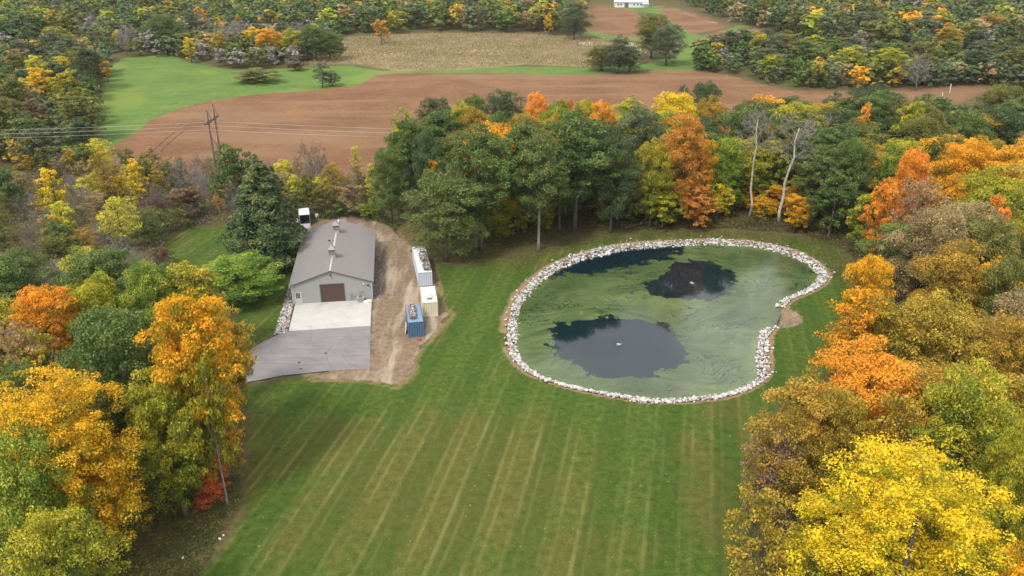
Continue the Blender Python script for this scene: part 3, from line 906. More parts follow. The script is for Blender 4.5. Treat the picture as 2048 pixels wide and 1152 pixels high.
# wall lights
for (x_, z_, mt) in ((BW / 2, 4.85, 'black'), (11.85, 2.95, 'white_paint'), (12.6, 2.7, 'black')):
    mb = MB(); mb.box(x_ - .1, x_ + .1, -.1, -.002, z_ - .1, z_ + .1); mb.prism_y([(x_ - .17, z_ + .02), (x_ + .17, z_ + .02), (x_ + .12, z_ + .16), (x_ - .12, z_ + .16)], -.3, -.101)
    mb.obj('wall_light', M[mt], barn)
# meter, conduits, condenser
mb = MB(); mb.box(9.45, 9.75, -.17, -.003, 1.0, 1.5); mb.tube([(9.6, -.17, 1.28), (9.6, -.29, 1.28)], .13, 10); mb.tube([(9.5, -.1, .04), (9.5, -.1, 1.0)], .04, 6); mb.tube([(9.9, -.12, .04), (9.9, -.12, .9), (10.2, -.12, .95)], .035, 6); mb.box(9.95, 10.25, -.2, -.04, .9, 1.15)
mb.obj('electric_meter', M['steel'], barn)
mb = MB(); mb.tube([(11.1, -.1, 1.2), (11.1, -.1, 1.75), (11.4, -.1, 1.75)], .04, 6); mb.box(11.35, 11.6, -.14, -.02, 1.6, 1.85); mb.obj('conduit', M['steel'], barn)
cu = tag(link('air_conditioner', None, loc=BL(11.2, -.75, .05), rz=BROT), 'squat grey outdoor unit standing against the barn front wall', 'air conditioner')
mb = MB(); mb.box(-.55, .55, -.4, .4, .06, .9); mb.obj('casing', M['appliance'], cu)
mb = MB(); mb.box(-.6, .6, -.45, .45, 0, .058); mb.obj('base_pad', M['concrete'], cu)
mb = MB()
for k in range(7): mb.box(-.48, .48, -.43, -.402, .16 + k * .1, .2 + k * .1)
mb.obj('louvre', M['steel'], cu)
mb = MB()
for k in range(16):
    a = k * math.pi / 8; mb.tube([(.05 * math.cos(a), .05 * math.sin(a), .91), (.33 * math.cos(a), .33 * math.sin(a), .91)], .012, 4)
mb.tube([(.34 * math.cos(k * .3927), .34 * math.sin(k * .3927), .91) for k in range(17)], .02, 5, False)
mb.obj('fan_guard', M['black'], cu)


def sheet_lump(name, rx, ry, rz_, seed, mat, loc, label, cat):
    bm = bmesh.new(); bmesh.ops.create_icosphere(bm, subdivisions=3, radius=1.0); r = random.Random(seed)
    ph = [r.uniform(0, 6) for _ in range(6)]
    for v_ in bm.verts:
        c_ = v_.co
        k = 1 + .14 * math.sin(5 * c_.x + ph[0]) * math.cos(4 * c_.y + ph[1]) + .10 * math.sin(9 * c_.y + 6 * c_.z + ph[2]) + r.uniform(-.05, .05)
        z = max(c_.z, -.25)
        v_.co = Vector((c_.x * rx * k, c_.y * ry * k, (z + .25) * rz_ * k))
    me_ = bpy.data.meshes.new(name); bm.to_mesh(me_); bm.free(); me_.materials.append(mat)
    return tag(link(name, me_, loc=loc, rz=r.uniform(0, 3)), label, cat)


sheet_lump('bundled_sheet', .75, .38, .28, 3, M['white_cloth'], BL(12.35, -1.0, .05), 'crumpled white sheet lying on the apron beside the grey unit', 'sheet')
# cupolas
M['louvre'] = simple_mat('cupola_louvre', (.26, .25, .245), .12, 3, .55, .35)
for yy in (5.9, 17.8):
    cp = link('cupola', None, barn, (BW / 2, yy, RIDGE), 0, (1.12, 1.12, 1.12))
    mb = MB(); mb.prism_y([(-.48, -.12), (-.48, .42), (.48, .42), (.48, -.12), (0, .1)], -.48, .48); mb.obj('cupola_base', M['siding'], cp)
    mb = MB()
    mb.box(-.36, .36, -.36, .36, .45, 1.28)
    for k in range(8):
        z_ = .5 + k * .095
        mb.box(-.42, .42, -.42, .42, z_, z_ + .035)
    for sx in (-1, 1):
        for sy in (-1, 1): mb.box(sx * .45 - .04, sx * .45 + .04, sy * .45 - .04, sy * .45 + .04, .422, 1.3)
    mb.obj('louvre', M['louvre'], cp)
    mb = MB()
    prof = [(.60, 1.3), (.60, 1.36), (.40, 1.55), (.20, 1.78), (.04, 2.05)]
    for (a, za), (b, zb) in zip(prof[:-1], prof[1:]):
        mb.add([(-a, -a, za), (a, -a, za), (a, a, za), (-a, a, za), (-b, -b, zb), (b, -b, zb), (b, b, zb), (-b, b, zb)], [(0, 1, 5, 4), (1, 2, 6, 5), (2, 3, 7, 6), (3, 0, 4, 7)])
    mb.add([(-.60, -.60, 1.3), (.60, -.60, 1.3), (.60, .60, 1.3), (-.60, .60, 1.3)], [(3, 2, 1, 0)])
    mb.obj('cupola_roof', M['roofing'], cp)
    mb = MB(); mb.tube([(0, 0, 2.0), (0, 0, 2.75)], .025, 6); mb.tube([(-.38, 0, 2.58), (.38, 0, 2.58)], .02, 5); mb.tube([(0, -.25, 2.4), (0, .25, 2.4)], .018, 5)
    mb.prism_y([(-.38, 2.6), (-.12, 2.62), (-.05, 2.82), (-.2, 2.76), (-.36, 2.85)], -.012, .012); mb.prism_y([(.38, 2.5), (.5, 2.58), (.38, 2.66)], -.012, .012)
    mb.obj('weathervane', M['black'], cp)

# beds of cobbles along both long walls
M['cobble'] = simple_mat('cobble', (.36, .33, .31), .35, .9, .85, .2, coords='Object')


def cobble_bed(pl, n, label, base_col, smin, smax):
    xs, ys = pl[:, 0], pl[:, 1]; it = []
    while len(it) < n:
        x = rng.uniform(xs.min(), xs.max(), 400); y = rng.uniform(ys.min(), ys.max(), 400)
        ok = sdist(x, y, pl) > 0
        for a, b in zip(x[ok], y[ok]): it.append((a, b, .05 + rng.uniform(-.03, .05), rng.uniform(smin, smax)))
    it = it[:n]
    it.sort(key=lambda a: -a[3])
    org = (float(pl[:, 0].mean()), float(pl[:, 1].mean()), 0)
    top = tag(link('cobble_bed', None, loc=org), label, 'cobble bed')
    me_ = join_stones(it, STONES_LO, 'cobbles'); me_.materials.append(base_col)
    o_ = link('cobbles', me_, top, (-org[0], -org[1], 0)); o_['kind'] = 'stuff'


g = NT('cobble_mixed')
ra = g.attr('rv').outputs['Fac']
c = g.ramp(ra, [(.12, .10, .10), (.25, .22, .21), (.40, .36, .34), (.6, .57, .55)])
M['cobble_mixed'] = g.done(g.principled(c, .85, .2))
g = NT('cobble_dark')
c = g.ramp(g.attr('rv').outputs['Fac'], [(.07, .055, .048), (.14, .115, .10), (.22, .185, .165), (.36, .33, .31)])
M['cobble_dark'] = g.done(g.principled(c, .85, .2))
cobble_bed(np.array([BL(-1.75, -10.6)[:2], BL(.2, -10.4)[:2], BL(-.02, 0)[:2], BL(-.15, 23)[:2], BL(-1.3, 23)[:2], BL(-1.6, 0)[:2]]), 1500, 'strip of mixed cobbles along the barn wall on the lawn side', M['cobble_mixed'], .14, .34)
cobble_bed(np.array([BL(BW + .15, -.2)[:2], BL(BW + 1.35, -.4)[:2], BL(BW + 1.2, 13)[:2], BL(BW + .9, 19)[:2], BL(BW + .15, 19)[:2]]), 1000, 'strip of dark cobbles along the barn wall on the dirt track side', M['cobble_dark'], .12, .28)
M['stick'] = simple_mat('weathered_stick', (.28, .24, .20), .3, 3, .9, .1)
br = tag(link('brush_pile', None, loc=BL(BW + 1.2, 12.5)), 'small heap of pale sticks beside the barn on the dark cobbles', 'brush pile')
mb = MB()
for k in range(26):
    a = rng.uniform(-.6, 1.2); L = rng.uniform(.6, 1.5); x, y = rng.normal(0, .5), rng.normal(0, 1.1)
    mb.tube([(x, y, .15), (x + L * math.cos(a) * .5, y + L * math.sin(a) * .5, .28 + rng.uniform(0, .15)), (x + L * math.cos(a), y + L * math.sin(a), .2)], [.035, .03, .015], 5)
o = mb.obj('sticks', M['stick'], br); o['kind'] = 'stuff'

# ------------------------------------------------------------------ shipping containers
def corrugated(L, Hh, x_out):
    """a corrugated sheet in the x,z plane along +x, facing -y"""
    mb = MB(); prof = []; x = 0.0
    k = max(4, int(round(L / .36))); p = L / k
    for i in range(k):
        prof += [(i * p, 0), (i * p + p * .32, 0), (i * p + p * .5, .085), (i * p + p * .82, .085)]
    prof.append((L, 0))
    n = len(prof)
    mb.add([(a, b, 0) for a, b in prof] + [(a, b, Hh) for a, b in prof], [(i, i + 1, n + i + 1, n + i) for i in range(n - 1)])
    return mb


def container(fl, rz, L, mat, matf, mroof, label, roof_unit=False):
    Wd, Hh = 2.44, 2.59
    c_ = tag(link('shipping_container', None, loc=fl, rz=rz), label, 'container', 'shipping containers beside the dirt track')
    mb = MB()
    for x in (0, Wd - .12):
        for y in (0, L - .12): mb.box(x, x + .12, y, y + .12, 0, Hh)
    for y in (0, L - .12):
        mb.box(.12, Wd - .12, y + .002, y + .1, .02, .16); mb.box(.12, Wd - .12, y + .002, y + .1, Hh - .12, Hh - .004)
    for x in (.002, Wd - .1):
        mb.box(x, x + .098, .12, L - .12, .02, .16); mb.box(x, x + .098, .12, L - .12, Hh - .1, Hh - .004)
    mb.obj('frame', matf, c_)
    o_ = corrugated(Wd - .24, Hh - .28, 0).obj('end_wall', mat, c_, (.12, .02, .16))
    o_ = corrugated(L - .24, Hh - .26, 0).obj('side_wall', mat, c_, (.02, L - .12, .16)); o_.rotation_euler = (0, 0, -math.pi / 2)
    o_ = corrugated(L - .24, Hh - .26, 0).obj('side_wall', mat, c_, (Wd - .02, .12, .16)); o_.rotation_euler = (0, 0, math.pi / 2)
    mb = MB(); mb.box(.1, Wd - .1, .1, L - .1, Hh - .06, Hh - .02)
    k = int(L / .5)
    for i in range(k): mb.box(.16, Wd - .16, .2 + i * .5, .42 + i * .5, Hh - .0195, Hh + .006)
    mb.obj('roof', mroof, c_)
    for s_ in (0, 1):
        mb = MB(); xa = .13 + s_ * 1.1
        mb.box(xa, xa + 1.08, L - .1, L - .04, .18, Hh - .14)
        for q in (.3, .8): mb.tube([(xa + q, L - .02, .1), (xa + q, L - .02, Hh - .1)], .02, 6)
        mb.obj('door', mat, c_)
    if roof_unit:
        mb = MB(); mb.prism([(.75, 1.0), (1.7, 1.0), (1.7, 2.6), (.75, 2.6)], Hh + .007, Hh + .3); mb.prism([(.85, 1.1), (1.6, 1.1), (1.6, 2.45), (.85, 2.45)], Hh + .302, Hh + .38)
        u = mb.obj('roof_vent', M['door_grey'], c_)
        mb = MB()
        for q in range(4): mb.box(.85, 1.6, .985, .999, Hh + .06 + q * .06, Hh + .09 + q * .06)
        mb.obj('grille', M['black'], u)
    return c_


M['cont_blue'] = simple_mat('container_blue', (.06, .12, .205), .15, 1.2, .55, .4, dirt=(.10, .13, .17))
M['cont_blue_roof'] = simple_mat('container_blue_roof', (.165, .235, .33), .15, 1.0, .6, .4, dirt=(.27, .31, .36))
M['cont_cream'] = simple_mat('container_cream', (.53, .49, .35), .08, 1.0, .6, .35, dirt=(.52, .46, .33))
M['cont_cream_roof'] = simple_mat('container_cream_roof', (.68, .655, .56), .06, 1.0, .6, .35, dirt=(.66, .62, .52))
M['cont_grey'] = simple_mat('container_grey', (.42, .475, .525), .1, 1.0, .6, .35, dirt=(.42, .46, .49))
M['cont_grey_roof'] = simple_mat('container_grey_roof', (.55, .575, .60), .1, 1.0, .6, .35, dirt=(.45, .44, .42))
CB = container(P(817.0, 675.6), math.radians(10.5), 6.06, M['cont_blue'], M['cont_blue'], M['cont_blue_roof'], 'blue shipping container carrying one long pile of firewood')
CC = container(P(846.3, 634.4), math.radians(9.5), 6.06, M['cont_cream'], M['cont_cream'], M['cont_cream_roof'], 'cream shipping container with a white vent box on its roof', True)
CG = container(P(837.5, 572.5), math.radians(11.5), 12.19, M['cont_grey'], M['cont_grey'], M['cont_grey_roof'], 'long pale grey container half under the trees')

g = NT('split_firewood')
ra = g.attr('rv').outputs['Fac']
c = g.ramp(ra, [(.05, .042, .037), (.13, .11, .10), (.26, .23, .21), (.42, .38, .34)])
M['firewood'] = g.done(g.principled(c, .9, .15))


def log_proto():
    n = 5; vs = []
    for y in (-.5, .5):
        for k in range(n):
            a = k * math.pi / (n - 1); vs.append((.5 * math.cos(a), y, .5 * math.sin(a)))
    return np.array(vs), [(0, 1, 2, 3, 4), (9, 8, 7, 6, 5)] + [(i, i + n, (i + 1) % n + n, (i + 1) % n) for i in range(n)]


def woodpile(cont, x0, x1, y0, y1, hh, n, label):
    base = cont.matrix_basis.to_translation(); rz = cont.rotation_euler.z
    cc, ss = math.cos(rz), math.sin(rz)
    cx, cy = (x0 + x1) / 2, (y0 + y1) / 2
    top = tag(link('firewood_pile', None, loc=(base.x + cx * cc - cy * ss, base.y + cx * ss + cy * cc, 2.6), rz=rz), label, 'firewood', 'firewood stacked on container roofs')
    V0, F0 = log_proto(); Vs, Fs, Rr = [], [], []; b = 0
    for i in range(n):
        u = rng.uniform(-1, 1); v_ = rng.uniform(-1, 1)
        t = rng.uniform(0, 1) * (1 - .45 * abs(u) ** 3)
        r_ = rng.uniform(.09, .17); L = rng.uniform(.34, .5)
        yaw = rng.normal(0, .35) + (math.pi / 2 if rng.uniform() < .35 else 0)
        pit = rng.normal(0, .25)
        W = V0 * np.array([r_ * 2, L, r_ * 1.7])
        W = W @ np.array(Matrix.Rotation(pit, 3, 'X')).T @ np.array(Matrix.Rotation(yaw, 3, 'Z')).T
        W = W + np.array([u * ((x1 - x0) / 2 - .18), v_ * ((y1 - y0) / 2 - .2), .03 + t * hh])
        Vs += [tuple(q) for q in W]; Fs += [tuple(j + b for j in q) for q in F0]; b += len(V0); Rr += [rng.uniform(0, 1)] * len(V0)
    me_ = bpy.data.meshes.new('logs'); me_.from_pydata(Vs, [], Fs); a = me_.attributes.new('rv', 'FLOAT', 'POINT'); a.data.foreach_set('value', np.array(Rr, dtype=np.float32))
    me_.materials.append(M['firewood'])
    o_ = link('logs', me_, top); o_['kind'] = 'stuff'


woodpile(CB, .35, 1.55, .9, 5.6, .6, 330, 'long heap of split firewood on the blue container roof')
woodpile(CG, 1.0, 2.35, .35, 3.6, .6, 260, 'neat heap of grey firewood on the pale grey container, nearer its front end')
woodpile(CG, .9, 2.3, 4.0, 8.2, .75, 300, 'ragged brown heap of firewood on the pale grey container, under the branches')
mb = MB(); mb.prism_y([(-.03, .02), (.03, .02), (.22, 1.5), (.16, 1.5)], 0, 1.3)
X, Y, _ = P(813.5, 667); tag(mb.obj('board', M['white_paint'], None, (X - .15, Y - .3, 0), math.radians(10.5)), 'white board leaning on the side of the blue container', 'board')
# red fuel can
X, Y, _ = P(839.2, 681)
M['red'] = simple_mat('red_plastic', (.55, .045, .025), .12, 3, .45, .4)
can = tag(link('fuel_can', None, loc=(X, Y, 0), rz=.3), 'small red plastic can on the ground in front of the blue container', 'can')
bm = bmesh.new(); bmesh.ops.create_cube(bm, size=1); bmesh.ops.scale(bm, vec=(.5, .36, .4), verts=bm.verts); bmesh.ops.bevel(bm, geom=bm.edges[:] + bm.verts[:], offset=.08, segments=3, affect='EDGES')
bmesh.ops.translate(bm, vec=(0, 0, .2), verts=bm.verts); me = bpy.data.meshes.new('can_body'); bm.to_mesh(me); bm.free(); me.materials.append(M['red']); link('can_body', me, can)
mb = MB(); mb.tube([(-.15, 0, .38), (-.13, 0, .5), (.1, 0, .5), (.13, 0, .38)], .03, 6); mb.obj('handle', M['red'], can)
mb = MB(); mb.tube([(.18, 0, .38), (.26, 0, .5)], [.05, .03], 7); mb.obj('spout', M['black'], can)

# ------------------------------------------------------------------ box trailer behind the barn
X, Y, _ = P(611, 452)
tr = tag(link('box_trailer', None, loc=(X, Y, 0), rz=math.radians(15)), 'white box trailer with open dark rear, parked behind the barn by the pine', 'trailer')
mb = MB()
mb.box(-1.05, -1.0, 0, 4.2, .5, 2.45); mb.box(1.0, 1.05, 0, 4.2, .5, 2.45); mb.box(-.998, .998, 4.15, 4.2, .5, 2.45)
mb.obj('body', M['white_paint'], tr)
mb = MB(); mb.box(-1.08, 1.08, -.03, 4.23, 2.452, 2.52); mb.obj('roof', M['white_paint'], tr)
mb = MB(); mb.box(-.998, .998, .02, 4.148, .5, .56); mb.obj('deck', M['black'], tr)
mb = MB(); mb.box(-.998, .998, .9, .95, .562, 2.45); mb.obj('interior_shade_panel', M['black'], tr)  # black panel added inside the opening, standing in for the interior's shade
mb = MB(); mb.add([(-1, -.02, .52), (1, -.02, .52), (1, -1.6, .05), (-1, -1.6, .05), (-1, -.02, .46), (1, -.02, .46), (1, -1.6, .0), (-1, -1.6, .0)], [(0, 3, 2, 1), (4, 5, 6, 7), (0, 1, 5, 4), (1, 2, 6, 5), (2, 3, 7, 6), (3, 0, 4, 7)]); mb.obj('ramp', M['appliance'], tr)
for sx in (-1, 1):
    for y in (1.7, 2.5):
        mb = MB(); mb.tube([(sx * 1.06, y, .36), (sx * 1.26, y, .36)], .36, 14); wo = mb.obj('wheel', M['black'], tr)
        mb = MB(); mb.tube([(sx * 1.262, y, .36), (sx * 1.275, y, .36)], .2, 10); mb.obj('rim', M['steel'], wo)
mb = MB(); mb.tube([(-.5, 4.2, .5), (0, 5.6, .5), (.5, 4.2, .5)], .06, 6); mb.obj('tow_bar', M['steel'], tr)
sheet_lump('covered_heap', .85, .55, .5, 8, M['white_cloth'], P(633.5, 433), 'low heap under a white cover in the weeds behind the barn', 'covered heap')
sheet_lump('covered_heap', .6, .5, .7, 12, M['white_cloth'], P(593, 446), 'white bundle beside the box trailer, half behind the pine', 'covered heap')
for i, (x, y, lb) in enumerate(((366, 1117, 'white stone on bare soil, nearest the bottom of the picture'), (440, 1079, 'white stone at the mown edge, the larger of a close pair'), (447, 1072, 'white stone at the mown edge, the smaller of a close pair'),
                                (388, 1107, 'white stone on bare soil between the leafy weeds and the lawn'), (327, 453, 'pale boulder beside the small mown lawn under bushes'))):
    V, F = STONES[i]; me = np_mesh('white_stone', V, F); me.materials.append(M['white_paint'])
    X, Y, _ = P(x, y); s = (.34, .38, .28, .22, 1.2)[i]
    tag(link('white_stone', me, loc=(X, Y, .1), scale=(s, s, s)), lb, 'stone')

# ------------------------------------------------------------------ power line
M['pole'] = bark_mat('pole_timber', (.115, .085, .07), (.2, .16, .135))
M['wire'] = simple_mat('wire_aluminium', (.55, .53, .52), .05, 1, .4, .5, .4)
PA = np.array((-71.6, 187.0)); PB = np.array((-71.8, 191.4))
hf = tag(link('power_pole', None, loc=(-71.7, 189.2, 0)), 'timber H-frame power pole with crossarm and bracing at the field edge', 'power pole')
for (yy, zt) in ((-2.2, 17.6), (2.2, 18.0)):
    mb = MB(); mb.tube([(0, yy, -.2), (0, yy, zt)], [.24, .16], 9); mb.obj('pole', M['pole'], hf)
mb = MB(); mb.box(-.26, -.16, -4.4, 4.4, 14.5, 14.8); mb.box(.16, .26, -4.4, 4.4, 14.5, 14.8); mb.obj('crossarm', M['pole'], hf)
for (ya, za, yb, zb) in ((-2.2, 17.3, -4.3, 14.8), (-2.2, 17.3, -.3, 14.8), (2.2, 17.6, 4.3, 14.8), (2.2, 17.6, .3, 14.8), (-2.2, 11, 2.2, 7), (2.2, 11, -2.2, 7)):
    mb = MB(); mb.tube([(.1, ya, za), (.1, yb, zb)], .075, 6); mb.obj('brace', M['bark_mid'], hf)
WY = (-4.1, 0, 4.1)
for y in WY:
    mb = MB(); mb.tube([(0, y, 14.5), (0, y, 13.4)], .05, 6)
    for k in range(7): mb.tube([(0, y, 14.35 - k * .13), (0, y, 14.31 - k * .13)], .13, 8)
    mb.obj('insulator', M['steel'], hf)
for i, y in enumerate(WY):
    nm = ('power wire nearest the barn, lowest of three across the brown field', 'middle one of three power wires across the brown field', 'power wire farthest from the barn, highest of three across the brown field')[i]
    pts = []
    for k in range(44):
        x = -71.7 + (k - 24) * 8.6
        span = 190.0
        t = (x + 71.7) / span; t = t - math.floor(t)
        pts.append((x, 189.2 + y, 13.35 - 4 * 2.6 * t * (1 - t)))
    mb = MB(); mb.tube(pts, .026, 4); tag(mb.obj('power_wire', M['wire']), nm, 'power wire', 'wires of the power line')

# ------------------------------------------------------------------ far barn, field posts, path, marsh pools
X, Y, _ = P(1262, 15)
fb = tag(link('far_barn', None, loc=(X, Y, 0), rz=math.radians(-3)), 'small white barn with pale blue-grey roof beyond the far brown field', 'barn')
M['roof_pale'] = simple_mat('roof_pale', (.40, .47, .53), .08, .2, .5, .4)
mb = MB(); mb.box(-11.5, 11.5, 0, 9.5, 0, 3.6); mb.prism([(-11.5, .01), (11.5, .01), (11.5, 9.49), (-11.5, 9.49)], 3.6, 3.7); mb.obj('wall', M['white_paint'], fb)
mb = MB(); mb.add([(-12, -.6, 3.6), (12, -.6, 3.6), (12, 4.75, 6.6), (-12, 4.75, 6.6), (12, 10.1, 3.6), (-12, 10.1, 3.6), (-12, -.6, 3.45), (12, -.6, 3.45)], [(0, 1, 2, 3), (3, 2, 4, 5), (0, 6, 7, 1)]); mb.obj('roof', M['roof_pale'], fb)
mb = MB(); mb.add([(-11.5, 0, 3.7), (-11.5, 9.5, 3.7), (-11.5, 4.75, 6.4), (11.5, 0, 3.7), (11.5, 9.5, 3.7), (11.5, 4.75, 6.4)], [(0, 2, 1), (3, 4, 5)]); mb.obj('gable', M['white_paint'], fb)
mb = MB(); mb.box(-4.6, -1.8, -.06, -.003, 0, 3.0); mb.obj('door', M['trim_dark'], fb)
for x in (-9, -7, 2, 4.5, 7):
    mb = MB(); mb.box(x - .5, x + .5, -.05, -.003, 1.4, 2.4); mb.obj('window', M['glass'], fb)
for x in (8.5, 10, 11.5):
    mb = MB(); mb.box(x - .12, x + .12, -3.1, -2.9, 0, 2.6); mb.obj('porch_post', M['white_paint'], fb)
mb = MB(); mb.add([(7.5, -3.3, 2.6), (12, -3.3, 2.6), (12, -.07, 3.3), (7.5, -.07, 3.3)], [(0, 1, 2, 3)]); mb.obj('porch_roof', M['roof_pale'], fb)
for (x, y, h, lb) in ((1899.5, 186, 3.2, 'tall white marker post at the right end of the brown field'), (1885, 192, 1.2, 'short white marker post beside the tall one at the field end')):
    X, Y, _ = P(x, y); mb = MB(); mb.tube([(0, 0, 0), (-.25, 0, h)], .14, 8); mb.tube([(-.25, 0, h), (-.26, 0, h + .12)], [.17, .08], 8)
    tag(mb.obj('marker_post', M['white_paint'], None, (X, Y, 0)), lb, 'post', 'white posts in the field')
pl = catmull([P(x, y)[:2] for x, y in ((1366, 25), (1380, 30), (1396, 35), (1415, 43), (1435, 46))], 5, False)
mb = MB()
for a, b in zip(pl[:-1], pl[1:]): mb.add([(a[0], a[1] - 1.1, .05), (b[0], b[1] - 1.1, .05), (b[0], b[1] + 1.1, .05), (a[0], a[1] + 1.1, .05)], [(0, 1, 2, 3)])
M['gravel_pale'] = simple_mat('gravel_pale', (.42, .39, .37), .2, .3, .95, .1)
tag(mb.obj('path', M['gravel_pale']), kind='structure')
M['pool'] = simple_mat('pool_scum', (.36, .40, .24), .15, .3, .3, .5)
for pts in ([(1232, 88), (1245, 84), (1265, 86), (1278, 92), (1282, 100), (1270, 104), (1252, 98), (1240, 94)], [(1155, 87), (1170, 84), (1186, 85), (1180, 88), (1165, 90)], [(1262, 104), (1285, 103), (1292, 108), (1275, 110)]):
    q = catmull([P(x, y)[:2] for x, y in pts], 4); mb = MB(); mb.prism([tuple(a) for a in q[::-1]], .02, .06)
    tag(mb.obj('marsh_water', M['pool']), kind='structure')

# two aerators bubbling in the open water
for (x, y, lb) in ((1236.5, 689, 'bubbling aerator in the larger open patch of the pond, nearer the lawn'), (1384, 566, 'bubbling aerator in the smaller open patch of the pond, nearer the trees')):
    X, Y, _ = P(x, y, WZ)
    a = tag(link('pond_aerator', None, loc=(X, Y, WZ)), lb, 'aerator', 'pond aerators')
    mb = MB(); n = 40; rings = 26
    vs = []; fs = []
    for i in range(rings):
        r = .12 + i * .11
        for k in range(n):
            vs.append((r * math.cos(k * 6.2832 / n), r * .9 * math.sin(k * 6.2832 / n), .012 + .022 * math.sin(i * 1.9 + .25 * math.sin(k * .9)) * math.exp(-i / 7)))
    for i in range(rings - 1):
        for k in range(n): fs.append((i * n + k, i * n + (k + 1) % n, (i + 1) * n + (k + 1) % n, (i + 1) * n + k))
    mb.add(vs, fs)
    gm = NT('ripple_water'); mb.obj('ripple', gm.done(gm.principled((.004, .013, .018), .045, .5, IOR=1.5)), a, smooth=True)
    mb = MB()
    for k in range(34):
        an = rng.uniform(0, 6.28); r = abs(rng.normal(0, .22)); s = rng.uniform(.03, .08)
        mb.add([(r * math.cos(an) - s, r * math.sin(an), .03), (r * math.cos(an), r * math.sin(an) - s, .03), (r * math.cos(an) + s, r * math.sin(an), .03), (r * math.cos(an), r * math.sin(an) + s, .03), (r * math.cos(an), r * math.sin(an), .03 + s * 1.6)],
               [(0, 1, 4), (1, 2, 4), (2, 3, 4), (3, 0, 4)])
    mb.obj('foam', M['white_paint'], a)
# fallen pale branch behind the pond
mb = MB(); p0, p1 = Vector(P(1252, 456)), Vector(P(1306, 446))
mb.tube([p0 + Vector((0, 0, .15)), (p0 + p1) / 2 + Vector((0, .3, .3)), p1 + Vector((0, 0, .25))], [.14, .11, .05], 7); q = (p0 + p1) / 2 + Vector((0, .3, .3)); mb.tube([q, q + Vector((1.4, .9, .7)), q + Vector((2.4, 1.0, 1.3))], [.07, .05, .02], 6)
tag(mb.obj('fallen_branch', M['bark_pale']), 'pale fallen branch lying at the wood edge behind the pond', 'branch')

# ------------------------------------------------------------------ tree prototypes
def unit(v): return v / (np.linalg.norm(v, axis=-1, keepdims=True) + 1e-9)


def leaf_faces(C, N, S, R, asp=1.0, fold=.22):
    """one folded four-sided leaf spray per row"""
    n = len(C)
    t = unit(np.cross(N, R.normal(size=(n, 3)))); b = np.cross(N, t)
    S = S[:, None]
    a0 = C - t * S * asp; a1 = C - b * S * .62 + N * S * fold; a2 = C + t * S * asp; a3 = C + b * S * .62 + N * S * fold
    V = np.stack([a0, a1, a2, a3], 1).reshape(-1, 3)
    return V, np.arange(4 * n).reshape(-1, 4)


def crown_mesh(name, blobs, per, size, R, up=.55, rough=.6, zlo=0, zhi=1, hollow=.55, flat=.72, droop=0.0, asp=1.0):
    """blobs: rows of x,y,z,radius; leaf sprays on the outer shell of each blob"""
    Cs, Ns, Ss, At = [], [], [], []
    for (x, y, z, r) in blobs:
        k = max(4, int(per * r * r))
        d = unit(R.normal(size=(k, 3)))
        low = d[:, 2] < -.15
        d[low, 2] *= np.where(R.uniform(size=low.sum()) < .6, -1, 1)
        d = unit(d)
        rr = r * (hollow + (1 - hollow) * R.uniform(size=k) ** .5) * R.uniform(.85, 1.18, k)
        q = d * rr[:, None] * np.array([1, 1, flat]) + np.array([x, y, z])
        q[:, 2] -= droop * (d[:, 0] ** 2 + d[:, 1] ** 2) * r
        nn = unit(d * (1 - up) + np.array([0, 0, up]) + R.normal(size=(k, 3)) * rough)
        nn[nn[:, 2] < 0] *= -1
        Cs.append(q); Ns.append(nn); Ss.append(size * np.clip(R.lognormal(0, .34, k), .45, 2.0))
        cl = R.uniform()
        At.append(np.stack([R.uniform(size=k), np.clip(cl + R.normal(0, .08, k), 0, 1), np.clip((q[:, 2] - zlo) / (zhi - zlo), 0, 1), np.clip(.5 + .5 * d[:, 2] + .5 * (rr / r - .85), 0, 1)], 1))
    C, N, S, A = np.vstack(Cs), np.vstack(Ns), np.concatenate(Ss), np.vstack(At)
    V, F = leaf_faces(C, N, S, R, asp)
    me = np_mesh(name, V, F, {'leaf': A})
    me.materials.append(None)
    return me


def lobes(R, H, z0, rad, nl, nb, shape='dome', blob=(.26, .46)):
    """two-level blobs filling an envelope"""
    out = []; cen = []
    for i in range(nl):
        t = (i + R.uniform(.2, .8)) / nl
        an = i * 2.39996 + R.uniform(-.4, .4)
        if shape == 'dome': pr = math.sqrt(max(0, 1 - (max(t - .38, 0) / .64) ** 2)) * (.72 + .28 * min(t / .3, 1))
        elif shape == 'oval': pr = math.sin(math.pi * (.12 + .83 * t)) ** .7
        elif shape == 'vase': pr = .35 + .65 * math.sin(math.pi * min(1, .15 + .7 * t))
        else: pr = 1 - .8 * t
        z = z0 + (H - z0) * (.06 + .82 * t)
        rl = rad * R.uniform(.30, .46)
        rc = max(0, rad * pr * R.uniform(.55, .85) - rl * .25)
        c = np.array([math.cos(an) * rc, math.sin(an) * rc, z]); cen.append((c, rl))
        for j in range(nb):
            d = unit(R.normal(size=3)); d[2] = abs(d[2]) if R.uniform() < .7 else d[2]
            q = c + d * rl * R.uniform(.65, 1.0) * np.array([1, 1, .8])
            out.append((q[0], q[1], min(q[2], H - .3), rl * R.uniform(*blob)))
    # a few in the middle so the crown is not see-through from above
    for i in range(nl):
        a = R.uniform(0, 6.28); r = rad * .45 * math.sqrt(R.uniform()); z = z0 + (H - z0) * R.uniform(.25, .85)
        out.append((r * math.cos(a), r * math.sin(a), z, rad * R.uniform(.16, .24)))
    return out, cen


